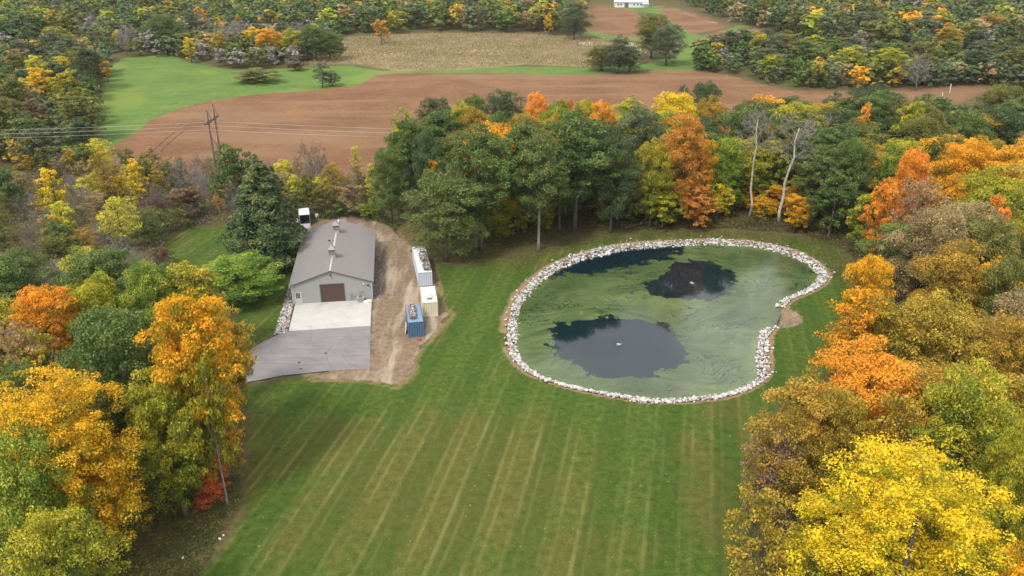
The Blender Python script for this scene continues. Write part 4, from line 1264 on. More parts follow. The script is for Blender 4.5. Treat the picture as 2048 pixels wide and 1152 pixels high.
def trunk_mesh(name, R, H, z0, rad, cen, r0, lean=.03, lim=9, twin=False, fork=.75):
    mb = MB(); n = 9
    bend = [R.normal(0, lean) for _ in range(4)]

    def axis(z):
        t = z / H
        return Vector((H * (bend[0] * t + bend[2] * t * t) * .8, H * (bend[1] * t + bend[3] * t * t) * .8, z))
    zt = z0 + (H - z0) * fork
    mb.tube([axis(zt * k / n) for k in range(n + 1)], [r0 * (1.45 if k == 0 else 1.0 - .75 * k / n) for k in range(n + 1)], 8)
    if twin:
        p0 = axis(.4); mb.tube([p0, p0 + Vector((.9, .2, z0 * .5)), p0 + Vector((2.2, .4, z0)), p0 + Vector((3.0, .5, z0 + (H - z0) * .4))], [r0 * .8, r0 * .62, r0 * .5, r0 * .2], 7)
    for i, (c, rl) in enumerate(cen[:lim * 2]):
        zb = min(z0 * .8 + (c[2] - z0) * .55, zt * .95) if c[2] > z0 else z0 * .7
        zb = max(zb, z0 * .6)
        p = axis(zb); q = Vector(c)
        m = p.lerp(q, .5) + Vector((R.normal(0, .2), R.normal(0, .2), .1 * (q - p).length))
        rr = r0 * (.42 if i % 2 else .3) * (1 - .5 * zb / H)
        mb.tube([p, m, q, q + (q - m) * .35], [rr, rr * .7, rr * .42, rr * .15], 5)
    me = mb.mesh(name, None, True)
    me.materials.append(None)
    return me


def branches(R, H, z0, spread, nmain, depth, r0, upw=.55, lf=.42, wob=.02):
    """leafless tree: trunk tubes and fine twigs"""
    tb = MB(); tw = []
    top = Vector((R.normal(0, .03) * H, R.normal(0, .03) * H, H * .8))
    ax = [Vector((0, 0, 0)).lerp(top, k / 7) + Vector((R.normal(0, wob) * H * (k > 0), R.normal(0, wob) * H * (k > 0), 0)) for k in range(8)]
    tb.tube(ax, [r0 * (1.35 if k == 0 else 1 - .72 * k / 7) for k in range(8)], 8)

    def grow(p, d, L, r, dep):
        q = p + d * L; m = p.lerp(q, .5) + Vector(R.normal(0, .06, 3)) * L
        if r > .022: tb.tube([p, m, q], [r, r * .8, r * .55], 4, False)
        else: tw.append((p, m, r)); tw.append((m, q, r * .8))
        if dep == 0: return
        for k in range(3 if dep > 1 else 4):
            s = R.uniform(.35, 1.0); b = p.lerp(q, s)
            nd = (d + Vector(R.normal(0, .5, 3)) + Vector((0, 0, .18))).normalized()
            grow(b, nd, L * R.uniform(.5, .75), r * .58, dep - 1)
    for i in range(nmain):
        t = z0 / H + (1 - z0 / H) * (i + .5) / nmain
        zz = t * H * .8; k = min(6, int(zz / (H * .8) * 7)); f_ = zz / (H * .8) * 7 - k
        p = ax[k].lerp(ax[k + 1], f_); an = i * 2.4 + R.uniform(-.4, .4)
        d = Vector((math.cos(an), math.sin(an), upw + R.uniform(0, .5))).normalized()
        grow(p, d, spread * R.uniform(.5, .9) * (1.1 - .5 * t), r0 * lf * (1.1 - .6 * t), depth)
    me = tb.mesh('trunk', None, True); me.materials.append(None)
    n = len(tw); P0 = np.array([a[0][:] for a in tw]); P1 = np.array([a[1][:] for a in tw]); r_ = np.array([max(a[2], .016) for a in tw])[:, None]
    d = unit(P1 - P0); s = unit(np.cross(d, R.normal(size=(n, 3)))) * r_
    V = np.stack([P0 - s, P0 + s, P1 + s * .7, P1 - s * .7], 1).reshape(-1, 3)
    A = np.stack([R.uniform(size=n), R.uniform(size=n), np.clip(P1[:, 2] / H, 0, 1), np.ones(n)], 1)
    cm = np_mesh('twigs', V, np.arange(4 * n).reshape(-1, 4), {'leaf': A}); cm.materials.append(None)
    return me, cm, P1


PROTO = {}


def reg(kind, H, rad, trunk, crown, extra=None): PROTO.setdefault(kind, []).append(dict(H=H, r=rad, trunk=trunk, crown=crown, extra=extra))


def measure(me):
    a = np.empty(len(me.vertices) * 3, np.float32); me.vertices.foreach_get('co', a); a = a.reshape(-1, 3)
    return float(np.percentile(np.hypot(a[:, 0], a[:, 1]), 97)), float(np.percentile(a[:, 2], 99.7))


for i in range(4):      # broad maples
    R = np.random.default_rng(20 + i)
    bl, ce = lobes(R, 20, 2.0, 7.2, 22, 12)
    cm = crown_mesh('crown', bl, 132, .118, R, .38, .5, 2, 20, hollow=.6)
    r_, h_ = measure(cm); reg('maple', h_, r_, trunk_mesh('trunk', R, 20, 3.5, 7, ce, .36), cm)
for i in range(2):      # the two nearest maples, finer leaf
    R = np.random.default_rng(200 + i)
    bl, ce = lobes(R, 20, 1.5, 7.4, 24, 24, blob=(.15, .30))
    cm = crown_mesh('crown', bl, 290, .07, R, .4, .5, 2, 20, hollow=.45)
    r_, h_ = measure(cm); reg('hero', h_, r_, trunk_mesh('trunk', R, 20, 3.5, 7, ce, .36), cm)
for i in range(4):      # tall forest trees with bare lower trunks
    R = np.random.default_rng(40 + i)
    bl, ce = lobes(R, 23, 7.0, 6.8, 22, 11, 'oval')
    cm = crown_mesh('crown', bl, 130, .14, R, .42, .52, 7, 23, hollow=.55, flat=.7)
    r_, h_ = measure(cm); reg('oak', h_, r_, trunk_mesh('trunk', R, 23, 9.5, 6.6, ce, .34, .02, 9, i == 1), cm)
for i in range(4):      # mid-sized round trees
    R = np.random.default_rng(60 + i)
    bl, ce = lobes(R, 13, 1.6, 4.4, 14, 9, 'dome' if i % 2 else 'oval')
    cm = crown_mesh('crown', bl, 190, .135, R, .4, .55, 1, 13, hollow=.6)
    r_, h_ = measure(cm); reg('round', h_, r_, trunk_mesh('trunk', R, 13, 2.4, 4.4, ce, .2), cm)
for i in range(2):      # loose, airy trees
    R = np.random.default_rng(75 + i)
    bl, ce = lobes(R, 14, 2.5, 4.2, 20, 9, 'oval')
    cm = crown_mesh('crown', bl, 75, .115, R, .4, .8, 1, 14, hollow=.25)
    r_, h_ = measure(cm); reg('airy', h_, r_, trunk_mesh('trunk', R, 14, 3, 4.2, ce, .17), cm)
for i in range(3):      # bushes
    R = np.random.default_rng(80 + i)
    bl, ce = lobes(R, 4.2, .3, 2.8, 9, 8, 'dome')
    cm = crown_mesh('crown', bl, 260, .085, R, .4, .7, 0, 4.2)
    r_, h_ = measure(cm); reg('bush', h_, r_, trunk_mesh('trunk', R, 4.2, .5, 2.8, ce, .07), cm)
for i in range(2):      # slim upright trees
    R = np.random.default_rng(90 + i)
    bl, ce = lobes(R, 12, 1.5, 2.3, 14, 8, 'oval')
    cm = crown_mesh('crown', bl, 190, .12, R, .35, .7, 1, 12, flat=.95)
    r_, h_ = measure(cm); reg('slim', h_, r_, trunk_mesh('trunk', R, 12, 2.0, 2.3, ce, .13), cm)
for i in range(3):      # leafless trees and thickets
    R = np.random.default_rng(100 + i)
    tm, cm, tips = branches(R, 10, 1.0 if i else .4, 3.4, 24, 4, .10, .7 if i else 1.0)
    r_, h_ = measure(cm); reg('bare', h_, r_, tm, cm)
for i in range(2):      # half-bare trees with thin tan leaf
    R = np.random.default_rng(110 + i)
    tm, cm, tips = branches(R, 12, 1.5, 3.6, 12, 3, .15, .5)
    pick = tips[R.integers(0, len(tips), 190)]
    bl = [(q[0], q[1], q[2], R.uniform(.35, .75)) for q in pick]
    ex = crown_mesh('leaves', bl, 60, .13, R, .3, .9, 1, 12, hollow=.1)
    r_, h_ = measure(cm); reg('sparse', h_, r_, tm, cm, ex)
for i in range(2):      # two tall dying trees with pale trunks
    R = np.random.default_rng(120 + i)
    tm, cm, tips = branches(R, 24, 14.5, 4.4, 17, 4, .25, .8, lf=.17, wob=.008)
    r_, h_ = measure(cm); reg('dead', h_, r_, tm, cm)


def conifer(R, H, rad, n_whorl, per, size, up=.5, zlow=.04, dense=1.0):
    Cs, Ns, Ss, At = [], [], [], []
    mb = MB(); mb.tube([(0, 0, 0), (0, 0, H * .5), (0, 0, H * .97)], [.28 * H / 18, .18 * H / 18, .03], 7)
    for wi in range(n_whorl):
        t = zlow + (1 - zlow) * (wi + R.uniform(0, .7)) / n_whorl
        L = rad * (1 - t) ** .72 * R.uniform(.8, 1.12) + .25
        nb = max(4, int(9 - 4 * t))
        for k in range(nb):
            an = k * 6.283 / nb + wi * 1.3 + R.uniform(-.3, .3); Lb = L * R.uniform(.72, 1.12)
            m = max(6, int(per * Lb * dense)); s = R.uniform(.12, 1, m) ** .7
            side = R.normal(0, .13, m) * Lb * (.4 + .9 * s)
            zc = H * t + (s * up * .55 - s * s * .42) * Lb * .8 + R.normal(0, .13, m)
            cx = math.cos(an) * s * Lb - math.sin(an) * side; cy = math.sin(an) * s * Lb + math.cos(an) * side
            Cs.append(np.stack([cx, cy, zc], 1))
            o = np.stack([np.full(m, math.cos(an)), np.full(m, math.sin(an)), np.full(m, .9)], 1)
            Ns.append(unit(o * .6 + R.normal(size=(m, 3)) * .55)); Ss.append(size * R.uniform(.6, 1.3, m))
            cl = R.uniform()
            At.append(np.stack([R.uniform(size=m), np.clip(cl * .6 + s * .4, 0, 1), np.full(m, t), np.ones(m)], 1))
            mb.tube([(0, 0, H * t), (math.cos(an) * Lb * .5, math.sin(an) * Lb * .5, H * t + .1 * Lb), (math.cos(an) * Lb * .95, math.sin(an) * Lb * .95, H * t + .02 * Lb)], [.05, .03, .012], 4, False)
    V, F = leaf_faces(np.vstack(Cs), np.vstack(Ns), np.concatenate(Ss), R, 2.1, .12)
    cm = np_mesh('crown', V, F, {'leaf': np.vstack(At)}); cm.materials.append(None)
    tm = mb.mesh('trunk', None, True); tm.materials.append(None)
    return tm, cm


R = np.random.default_rng(130)
tm, cm = conifer(R, 18, 6.2, 24, 62, .135); r_, h_ = measure(cm); reg('pine', h_, r_, tm, cm)
tm, cm = conifer(R, 16, 5.0, 22, 60, .135); r_, h_ = measure(cm); reg('pine', h_, r_, tm, cm)
tm, cm = conifer(R, 9, 2.6, 22, 60, .09, .2); r_, h_ = measure(cm); reg('spruce', h_, r_, tm, cm)
for i in range(5):      # light versions for the distance
    R = np.random.default_rng(140 + i)
    bl, ce = lobes(R, 12, 1.0, 4.6, 10, 6, 'dome' if i % 2 else 'oval')
    cm = crown_mesh('crown', bl, 34, .30, R, .5, .55, 1, 12)
    r_, h_ = measure(cm); reg('far', h_, r_, trunk_mesh('trunk', R, 12, 2, 4.6, ce, .2, .02, 3), cm)

# ------------------------------------------------------------------ planting
NTREE = [0]
BASES = []
LABELS = []
FORMNAME = {'hero': 'broadleaf_tree', 'maple': 'broadleaf_tree', 'oak': 'broadleaf_tree', 'round': 'broadleaf_tree', 'airy': 'broadleaf_tree', 'far': 'broadleaf_tree', 'slim': 'slim_tree', 'bush': 'bush',
            'bare': 'bare_tree', 'sparse': 'half_bare_tree', 'dead': 'dying_tree', 'pine': 'pine_tree', 'spruce': 'spruce_tree'}


def plant(X, Y, width, h, kind, pal, label, group=None, bark='bark', var=None, rz=None, note=True):
    pr = PROTO[kind]; p = pr[(var if var is not None else NTREE[0]) % len(pr)]
    NTREE[0] += 1
    nm = FORMNAME[kind]
    if nm == 'broadleaf_tree': nm = 'autumn_tree' if pal in ('gold', 'amber', 'orange', 'red', 'rust', 'yellow', 'lemon', 'oldgold', 'tan', 'mauve', 'brown') else 'green_tree'
    e = link(nm, None, loc=(X, Y, 0), rz=rng.uniform(0, 6.28) if rz is None else rz, scale=(width / 2 / p['r'], width / 2 / p['r'] * rng.uniform(.92, 1.08), h / p['H']))
    tag(e, label, 'bush' if kind == 'bush' else 'tree', group)
    LABELS.append(label)
    bk = bark if kind not in ('bare', 'sparse') else ('bark_mid' if pal in ('twig',) else 'bark')
    o = link('trunk', p['trunk'], e); o.material_slots[0].link = 'OBJECT'; o.material_slots[0].material = M[bk]
    o = link('crown', p['crown'], e); o.material_slots[0].link = 'OBJECT'
    if kind == 'sparse': o.material_slots[0].material = M['leaf_twigbrown']
    elif kind == 'dead': o.material_slots[0].material = M['leaf_twig']
    else: o.material_slots[0].material = M['leaf_' + pal]
    if p['extra'] is not None:
        o = link('leaves', p['extra'], e); o.material_slots[0].link = 'OBJECT'; o.material_slots[0].material = M['leaf_' + pal]
    if note: BASES.append((X, Y, width / 2, h, kind))
    return e


def T(x, y, wpx, h, kind, pal, label, base=None, **kw):
    """a tree surveyed by the pixel of its top (or of its foot), its crown width in pixels and an estimated height in metres"""
    if base: X, Y, _ = P(*base)
    else:
        X, Y, _ = P(x, y, h * .985)
        for _ in range(25):                     # a top that would put the foot on the lawn belongs to a shorter tree farther back
            a_ = np.array([X]), np.array([Y])
            if max(sdist(*a_, q)[0] for q in (LAWN, LAWN2, DIRT, DRIVE, RIM)) < -.8: break
            h *= .97; X, Y, _ = P(x, y, h * .985)
    wd = wpx * pxscale(X, Y, h * .75)
    if kw.get('group') == 'wood behind the barn and pond' and kind == 'round' and h >= 16: kind = 'maple'; wd *= 1.25
    return plant(X, Y, wd, h, kind, pal, label, **kw)


G1 = 'trees at the lower left corner'
G2 = 'wood behind the barn and pond'
G3 = 'trees along the right side'
G4 = 'thicket left of the barn'
G5 = 'trees beyond the brown field'
# --- lower left
T(88, 758, 335, 21, 'hero', 'amber', 'big golden maple dominating the lower left corner', group=G1, var=0)
T(25, 868, 210, 19, 'maple', 'lime', 'green and yellow tree at the left edge below the big golden maple', group=G1, var=1)
T(85, 1040, 220, 16, 'maple', 'yelgreen', 'yellow-green tree filling the bottom left corner of the picture', group=G1, var=2)
T(365, 588, 180, 25, 'oak', 'amber', 'tall orange-gold tree in front of the driveway', group=G1, var=3)
T(440, 640, 95, 21, 'airy', 'yelgreen', 'loose olive-yellow tree at the lawn corner with a tall bare grey trunk', base=(456, 1012), group=G1, bark='bark_mid', var=0)
T(435, 628, 105, 22, 'oak', 'oldgold', 'smaller dull-gold crown against the right side of the tall one', group=G1, var=2)
T(470, 520, 165, 16, 'maple', 'lime', 'light green loose-topped tree overlapping the lawn left of the cobble strip', group=G1, var=1)
T(215, 632, 235, 21, 'maple', 'green', 'large dark green tree between the orange-gold tree and the golden maple', group=G1, var=2)
T(285, 528, 135, 17, 'maple', 'lime', 'light green tree just left of the yellow-olive one, above the big green tree', group=G1, var=0)
T(375, 520, 140, 17, 'round', 'yelgreen', 'yellow-olive tree directly above the orange-gold tree', group=G1, var=1)
T(75, 583, 165, 18, 'maple', 'gold', 'orange-gold tree reaching the left edge above the brownish tree', group=G1, var=2)
T(185, 555, 120, 18, 'maple', 'yelgreen', 'yellow-green tree right of the orange-gold one near the left edge', group=G1, var=3)
T(25, 648, 130, 16, 'airy', 'mauve', 'brownish thin-leaved tree at the left edge', group=G1)
T(45, 672, 110, 14, 'round', 'yelgreen', 'yellow-green tree below the brownish one at the left edge', group=G1, var=2)
T(30, 735, 130, 17, 'maple', 'green', 'dark green tree at the left edge above the big golden maple', group=G1, var=1)
T(60, 750, 120, 17, 'round', 'olive', 'pale olive treetop touching the big golden maple at its upper left', group=G1, var=0)
T(310, 750, 150, 18, 'maple', 'yelgreen', 'yellow-green tree wedged between golden maple and the bare grey trunk', group=G1, var=1)
T(380, 760, 130, 15, 'airy', 'oldgold', 'thin dull-gold tree leaning over the dark weeds beside the grey trunk', group=G1, var=1)
T(300, 800, 120, 13, 'airy', 'yelgreen', 'thin yellow-green understory tree in the shade behind the golden maple', group=G1)
T(410, 885, 84, 6.5, 'round', 'red', 'small red maple beside the foot of the tall grey trunk, upper of two red ones', group=G1, var=1)
T(412, 955, 88, 4, 'bush', 'red', 'low red-orange sapling at the foot of the tall grey trunk', group=G1, var=1)
T(498, 640, 90, 14, 'airy', 'oldgold', 'slender dull-gold tree standing at the driveway edge', base=(484, 800), group=G1, var=1)
T(478, 850, 70, 8, 'airy', 'gold', 'small gold tree at the mown edge beside the tall grey trunk', base=(470, 960), group=G1)
T(170, 930, 170, 11, 'airy', 'gold', 'low spreading golden branches under the big golden maple', group=G1, var=0)
# --- thicket left of the barn
T(530, 330, 160, 20.5, 'pine', 'pine', 'big dark green pine standing left of the barn', base=(538, 530), group=G4, var=0)
T(570, 372, 80, 15.5, 'pine', 'pine', 'second pine behind and right of the big one by the barn', base=(562, 488), group=G4, var=1)
T(516, 420, 52, 9.5, 'spruce', 'spruce', 'small blue-green spruce in front of the big pine', base=(518, 535), group=G4)
T(457, 293, 95, 15, 'round', 'green', 'green tree right below the power pole', group=G4, var=0)
T(437, 380, 30, 5, 'slim', 'gold', 'small bright orange-yellow sapling left of the big pine', group=G4)
T(110, 440, 76, 10, 'round', 'green', 'round green tree in the thicket above the grey brush', group=G4, var=1)
T(90, 338, 58, 13, 'slim', 'yellow', 'bright yellow upright tree near the left edge, halfway up', group=G4)
T(115, 408, 62, 9, 'round', 'lemon', 'pale yellow tree just above the round green tree', group=G4, var=2)
T(165, 456, 60, 8, 'airy', 'oldgold', 'dull yellow tree right of the round green tree', group=G4)
T(230, 398, 82, 11, 'airy', 'lemon', 'yellow-flecked open tree in the middle of the thicket', group=G4)
T(264, 320, 44, 12, 'slim', 'yellow', 'bright yellow slim tree at the field edge left of the power pole', group=G4)
T(238, 345, 36, 8, 'slim', 'yellow', 'shorter yellow tree next to the bright slim one at the field edge', group=G4)
T(196, 306, 74, 13, 'airy', 'oldgold', 'rusty brown tree at the field edge left of the yellow slim trees', group=G4, var=3)
T(345, 318, 60, 9, 'bare', 'twig', 'grey leafless thicket tree left of the green tree below the power pole', group=G4, var=1)
T(395, 338, 62, 9, 'bare', 'twig', 'grey leafless tree between the power pole tree and the brown bush', group=G4, var=2)
T(362, 376, 80, 7, 'round', 'brown', 'brown-green bush tree at the corner of the small mown lawn', group=G4, var=2)
T(302, 398, 78, 4, 'bush', 'maroon', 'low maroon bush in the thicket above the small mown lawn', group=G4)
T(290, 436, 80, 5.5, 'bush', 'green', 'dark green bush left of the small mown lawn', group=G4, var=1)
T(345, 420, 60, 4.5, 'bush', 'olive', 'olive bush at the top edge of the small mown lawn', group=G4, var=2)
T(105, 520, 90, 6.5, 'bare', 'twig', 'grey leafless brush, the left one of two above the orange-gold tree', group=G4, var=0)
T(150, 528, 80, 6, 'bare', 'twig', 'grey leafless brush, the right one of two above the orange-gold tree', group=G4, var=1)
T(222, 478, 70, 8, 'bare', 'twig', 'grey leafless tree below the yellow-flecked open tree', group=G4, var=2)
T(262, 500, 60, 6, 'bare', 'twig', 'grey leafless brush left of the small mown lawn', group=G4, var=0)
T(322, 500, 50, 3.2, 'bush', 'maroon', 'reddish brown bush at the left end of the small mown lawn', group=G4, var=0)
T(15, 520, 90, 10, 'round', 'olive', 'olive tree at the left edge beside the grey brush', group=G4, var=0)
T(10, 575, 80, 11, 'round', 'green', 'dark green tree at the left edge just above the orange-gold one', group=G4, var=1)
T(620, 285, 60, 12, 'bare', 'twigbrown', 'brown leafless tree right of the pine, first of three', group=G4, var=1)
T(645, 300, 46, 11, 'bare', 'twigbrown', 'brown leafless tree right of the pine, second of three', group=G4, var=2)
T(590, 312, 40, 9, 'bare', 'twigbrown', 'brown leafless tree just behind the pine tip', group=G4, var=0)
T(662, 328, 58, 10, 'airy', 'oldgold', 'dull yellow tree between leafless trees behind the barn', group=G4)
T(610, 350, 60, 9, 'round', 'olive', 'olive tree right behind the second pine', group=G4, var=3)
T(650, 372, 70, 7, 'sparse', 'olive', 'half-bare olive tree behind the barn roof', group=G4)
T(700, 372, 66, 9, 'sparse', 'tan', 'half-bare tan tree behind the barn, left of the pale yellow ones', group=G4)
T(710, 292, 26, 9, 'slim', 'lemon', 'small pale yellow tree at the field edge behind the barn', group=G4)
T(742, 330, 38, 11, 'slim', 'lemon', 'slim yellow-green tree at the left end of the green wood', group=G4)
T(560, 322, 50, 8, 'round', 'lemon', 'yellowish tree just left of the leafless trees at the field edge', group=G4, var=1)
T(540, 318, 46, 7, 'bare', 'twig', 'grey leafless shrub between power pole tree and pine', group=G4, var=1)
T(680, 400, 70, 4, 'bush', 'green', 'green bush at the end of the dirt behind the barn', group=G4, var=1)
T(740, 405, 60, 4, 'bush', 'lime', 'light green bush at the end of the dirt, right one', group=G4, var=2)
# --- wood behind barn and pond
T(800, 221, 52, 18, 'slim', 'lime', 'light green poplar-like tree at the left end of the green wood', group=G2)
T(868, 199, 66, 19, 'round', 'dkgreen', 'dark green treetop against the brown field near the power wires end', group=G2, var=1)
T(818, 240, 105, 20, 'oak', 'green', 'big green tree at the left shoulder of the wood', group=G2, var=2)
T(775, 300, 90, 16, 'maple', 'green', 'green tree below the poplar-like one, left end of the wood', group=G2, var=2)
T(855, 262, 95, 20, 'maple', 'dkgreen', 'dark green tree in the second row behind the leafy front tree', group=G2, var=0)
T(922, 204, 62, 19, 'round', 'yelgreen', 'yellow-green treetop right of the dark green one against the field', group=G2, var=0)
T(946, 215, 66, 19, 'round', 'oldgold', 'dull gold treetop in front of the yellow-green one', group=G2, var=3)
T(950, 194, 50, 17, 'round', 'green', 'green treetop peeping behind the dull gold one', group=G2, var=2)
T(1008, 188, 82, 20, 'round', 'dkgreen', 'rounded dark green treetop left of the orange-red maple', group=G2, var=1)
T(1000, 226, 80, 19, 'round', 'green', 'green tree below the rounded dark green treetop', group=G2, var=0)
T(1074, 190, 66, 21, 'maple', 'orange', 'orange-red maple top, leftmost orange crown against the brown field', group=G2, var=1)
T(1118, 206, 72, 20, 'round', 'lime', 'light green treetop right of the orange-red maple', group=G2, var=3)
T(1132, 203, 40, 18, 'round', 'red', 'small red treetop between light green crowns at the field', group=G2, var=1)
T(1170, 203, 56, 19, 'round', 'yelgreen', 'yellow-green treetop left of the bright orange one', group=G2, var=2)
T(1204, 208, 66, 21, 'round', 'gold', 'bright orange-gold round treetop at the field edge', group=G2, var=1)
T(1050, 228, 90, 21, 'maple', 'oldgold', 'pale gold tree below the orange-red maple, left of two', group=G2, var=2)
T(1112, 232, 90, 21, 'maple', 'oldgold', 'pale gold tree below the orange-red maple, right of two', group=G2, var=0)
T(960, 258, 165, 24, 'oak', 'green', 'large green tree with a straight dark trunk left of the pond', base=(962, 502), group=G2, var=0)
T(868, 348, 172, 17.5, 'maple', 'midgreen', 'leafy green tree overhanging the pale grey container', base=(893, 522), group=G2, var=3)
T(868, 322, 46, 14, 'round', 'gold', 'small orange treetop poking between green crowns above the containers', group=G2, var=2)
T(1060, 285, 120, 23, 'oak', 'green', 'green tree whose thin dark trunk stands deep in the shade', base=(1048, 466), group=G2, var=2)
T(1110, 300, 130, 23, 'oak', 'midgreen', 'green tree on the pale straight trunk nearest the pond', base=(1077, 501), group=G2, bark='bark_mid', var=0)
T(1175, 250, 170, 24, 'oak', 'green', 'large green tree with two spreading trunks behind the pond', base=(1150, 462), group=G2, var=1)
T(1120, 350, 90, 17, 'oak', 'midgreen', 'shorter green tree between the pale trunk and the twin trunks', base=(1119, 462), group=G2, var=3)
T(1232, 262, 110, 22, 'maple', 'dkgreen', 'dark green tree right of the twin-trunk tree', group=G2, var=3)
T(1282, 214, 112, 22, 'round', 'greygreen', 'dull grey-green rounded treetop left of the yellow one', group=G2, var=0)
T(1350, 189, 84, 21, 'round', 'yellow', 'bright yellow-green rounded treetop at the field edge', group=G2, var=1)
T(1414, 168, 58, 20, 'round', 'dkgreen', 'dark green treetop, tallest against the field above the rust-orange tree', group=G2, var=2)
T(1373, 173, 40, 18, 'slim', 'dkgreen', 'narrow dark green treetop behind the yellow-green one', group=G2)
T(1428, 198, 62, 19, 'round', 'oldgold', 'dull gold tree below the tallest dark green treetop', group=G2, var=3)
T(1372, 232, 112, 23, 'maple', 'rust', 'big rust-orange tree in the middle of the wood behind the pond', group=G2, var=1)
T(1412, 283, 50, 17, 'round', 'gold', 'golden tree on the right flank of the rust-orange tree', group=G2, var=1)
T(1312, 280, 90, 20, 'maple', 'yelgreen', 'olive-yellow tree left of the rust-orange tree', group=G2, var=0)
T(1240, 348, 105, 14, 'maple', 'yelgreen', 'yellow-green tree reaching the ground behind the fallen branch', base=(1235, 444), group=G2, var=2)
T(1400, 372, 80, 11, 'round', 'rust', 'low rust-gold tree under the rust-orange tree', group=G2, var=0)
T(1330, 385, 80, 10, 'round', 'yelgreen', 'low yellow-green tree under the rust-orange tree', group=G2, var=3)
T(1470, 310, 90, 16, 'round', 'yelgreen', 'yellow-green tree left of the first pale dying trunk', base=(1462, 420), group=G2, var=1)
T(1455, 280, 70, 17, 'round', 'lime', 'light green tree right of the rust-orange tree', group=G2, var=2)
T(1498, 207, 118, 21, 'maple', 'green', 'broad green treetop behind the pale dying trees', group=G2, var=3)
T(1520, 226, 90, 24, 'dead', 'twig', 'tall dying tree with pale trunk, the left one of two behind the pond', base=(1498, 436), group=G2, bark='bark_pale', var=0, rz=0)
T(1580, 224, 105, 24, 'dead', 'twig', 'tall dying tree with pale curved trunk, the right one of two behind the pond', base=(1558, 450), group=G2, bark='bark_pale', var=1, rz=2)
T(1645, 232, 80, 18, 'bare', 'twig', 'grey leafless treetop right of the dying trees', group=G2, var=2)
T(1560, 330, 80, 15, 'round', 'yelgreen', 'yellow-olive tree between the two pale dying trunks', base=(1535, 412), group=G2, var=0)
T(1545, 250, 70, 17, 'round', 'olive', 'olive tree behind and between the two dying trees', group=G2, var=2)
T(1628, 288, 108, 17, 'oak', 'midgreen', 'green tree with two dark leaning trunks right of the dying trees', base=(1622, 452), group=G2, var=1)
T(1668, 186, 56, 15, 'round', 'greygreen', 'lone rounded green tree standing clear against the brown field', group=G2, var=1)
T(1758, 184, 118, 20, 'maple', 'green', 'large green treetop right of the lone rounded tree', group=G2, var=0)
T(1735, 208, 40, 19, 'slim', 'orange', 'orange streak of a slim maple inside the large green treetop', group=G2)
T(1715, 282, 100, 19, 'maple', 'green', 'dark green tree right of the leaning dark trunks', group=G2, var=2)
T(1690, 250, 60, 17, 'round', 'dkgreen', 'dark conical green tree left of the big green treetop', group=G2, var=3)
T(1680, 345, 90, 15, 'round', 'green', 'green tree at the right rear corner of the pond lawn', group=G2, var=0)
T(1745, 385, 80, 13, 'round', 'yelgreen', 'yellow-green tree at the right rear corner of the pond lawn', group=G2, var=1)
T(1600, 392, 60, 8, 'round', 'gold', 'small gold tree behind the dark leaning trunks', group=G2, var=2)
T(1005, 400, 34, 7, 'slim', 'rust', 'small orange sapling in the shade right of the straight dark trunk', group=G2)
T(985, 425, 30, 5, 'slim', 'orange', 'orange sapling just right of the straight dark trunk foot', group=G2)
T(960, 395, 60, 9, 'round', 'yelgreen', 'yellow understory tree behind the straight dark trunk', group=G2, var=3)
T(930, 440, 50, 6, 'bush', 'yelgreen', 'yellow-green bush beside the pale grey container', group=G2, var=1)
# --- right side
T(1832, 303, 82, 20, 'maple', 'orange', 'orange maple above the tan trees, right side', group=G3, var=2)
T(1948, 281, 150, 21, 'maple', 'gold', 'broad golden-yellow tree at upper right', group=G3, var=0)
T(1788, 292, 60, 18, 'round', 'lime', 'light green tree left of the upper orange maple', group=G3, var=2)
T(1830, 205, 70, 19, 'round', 'yelgreen', 'yellow-green treetop near the right end of the brown field', group=G3, var=0)
T(1862, 226, 100, 20, 'maple', 'olive', 'olive tree above the broad golden-yellow one', group=G3, var=3)
T(1948, 226, 100, 20, 'maple', 'green', 'green tree above and right of the olive one, upper right', group=G3, var=1)
T(2010, 172, 100, 19, 'maple', 'olive', 'olive tree at the right edge beyond the green one', group=G3, var=2)
T(1905, 258, 90, 20, 'round', 'olive', 'dull olive treetop touching the broad golden-yellow tree', group=G3, var=1)
T(2000, 345, 150, 20, 'maple', 'yelgreen', 'yellow-green tree at the right edge below the golden-yellow one', group=G3, var=3)
T(1850, 358, 120, 19, 'airy', 'mauve', 'brownish thin-leaved tree below the upper orange maple', group=G3, var=0)
T(1780, 360, 80, 17, 'round', 'orange', 'small orange tree left of the brownish thin-leaved one', group=G3, var=3)
T(2005, 400, 70, 18, 'round', 'orange', 'small orange treetop at the right edge', group=G3, var=1)
T(1880, 425, 170, 20, 'maple', 'tan', 'tan-gold tree in the middle of the right side', group=G3, var=1)
T(2010, 445, 150, 20, 'maple', 'olive', 'olive-green tree at the right edge below the small orange top', group=G3, var=0)
T(1750, 520, 125, 19, 'maple', 'gold', 'golden-orange tree at the pond side of the right wood', group=G3, var=2)
T(1925, 492, 160, 20, 'maple', 'oldgold', 'dull gold tree behind the golden-orange one', group=G3, var=3)
T(1725, 588, 150, 19, 'airy', 'gold', 'gold and green open tree right of the clay ramp', group=G3, var=1)
T(1765, 600, 110, 18, 'maple', 'oldgold', 'dull gold tree right behind the open gold and green one', group=G3, var=1)
T(1890, 590, 235, 21, 'maple', 'oldgold', 'large olive-gold tree in the middle of the right edge wood', group=G3, var=0)
T(2030, 520, 130, 20, 'maple', 'olive', 'olive-gold tree at the right edge beside the large olive-gold one', group=G3, var=2)
T(2030, 640, 130, 20, 'maple', 'oldgold', 'dull gold tree at the right edge below the olive-gold one', group=G3, var=1)
T(1755, 697, 225, 20, 'maple', 'orange', 'brightest orange maple, right of the pond near corner', group=G3, var=3)
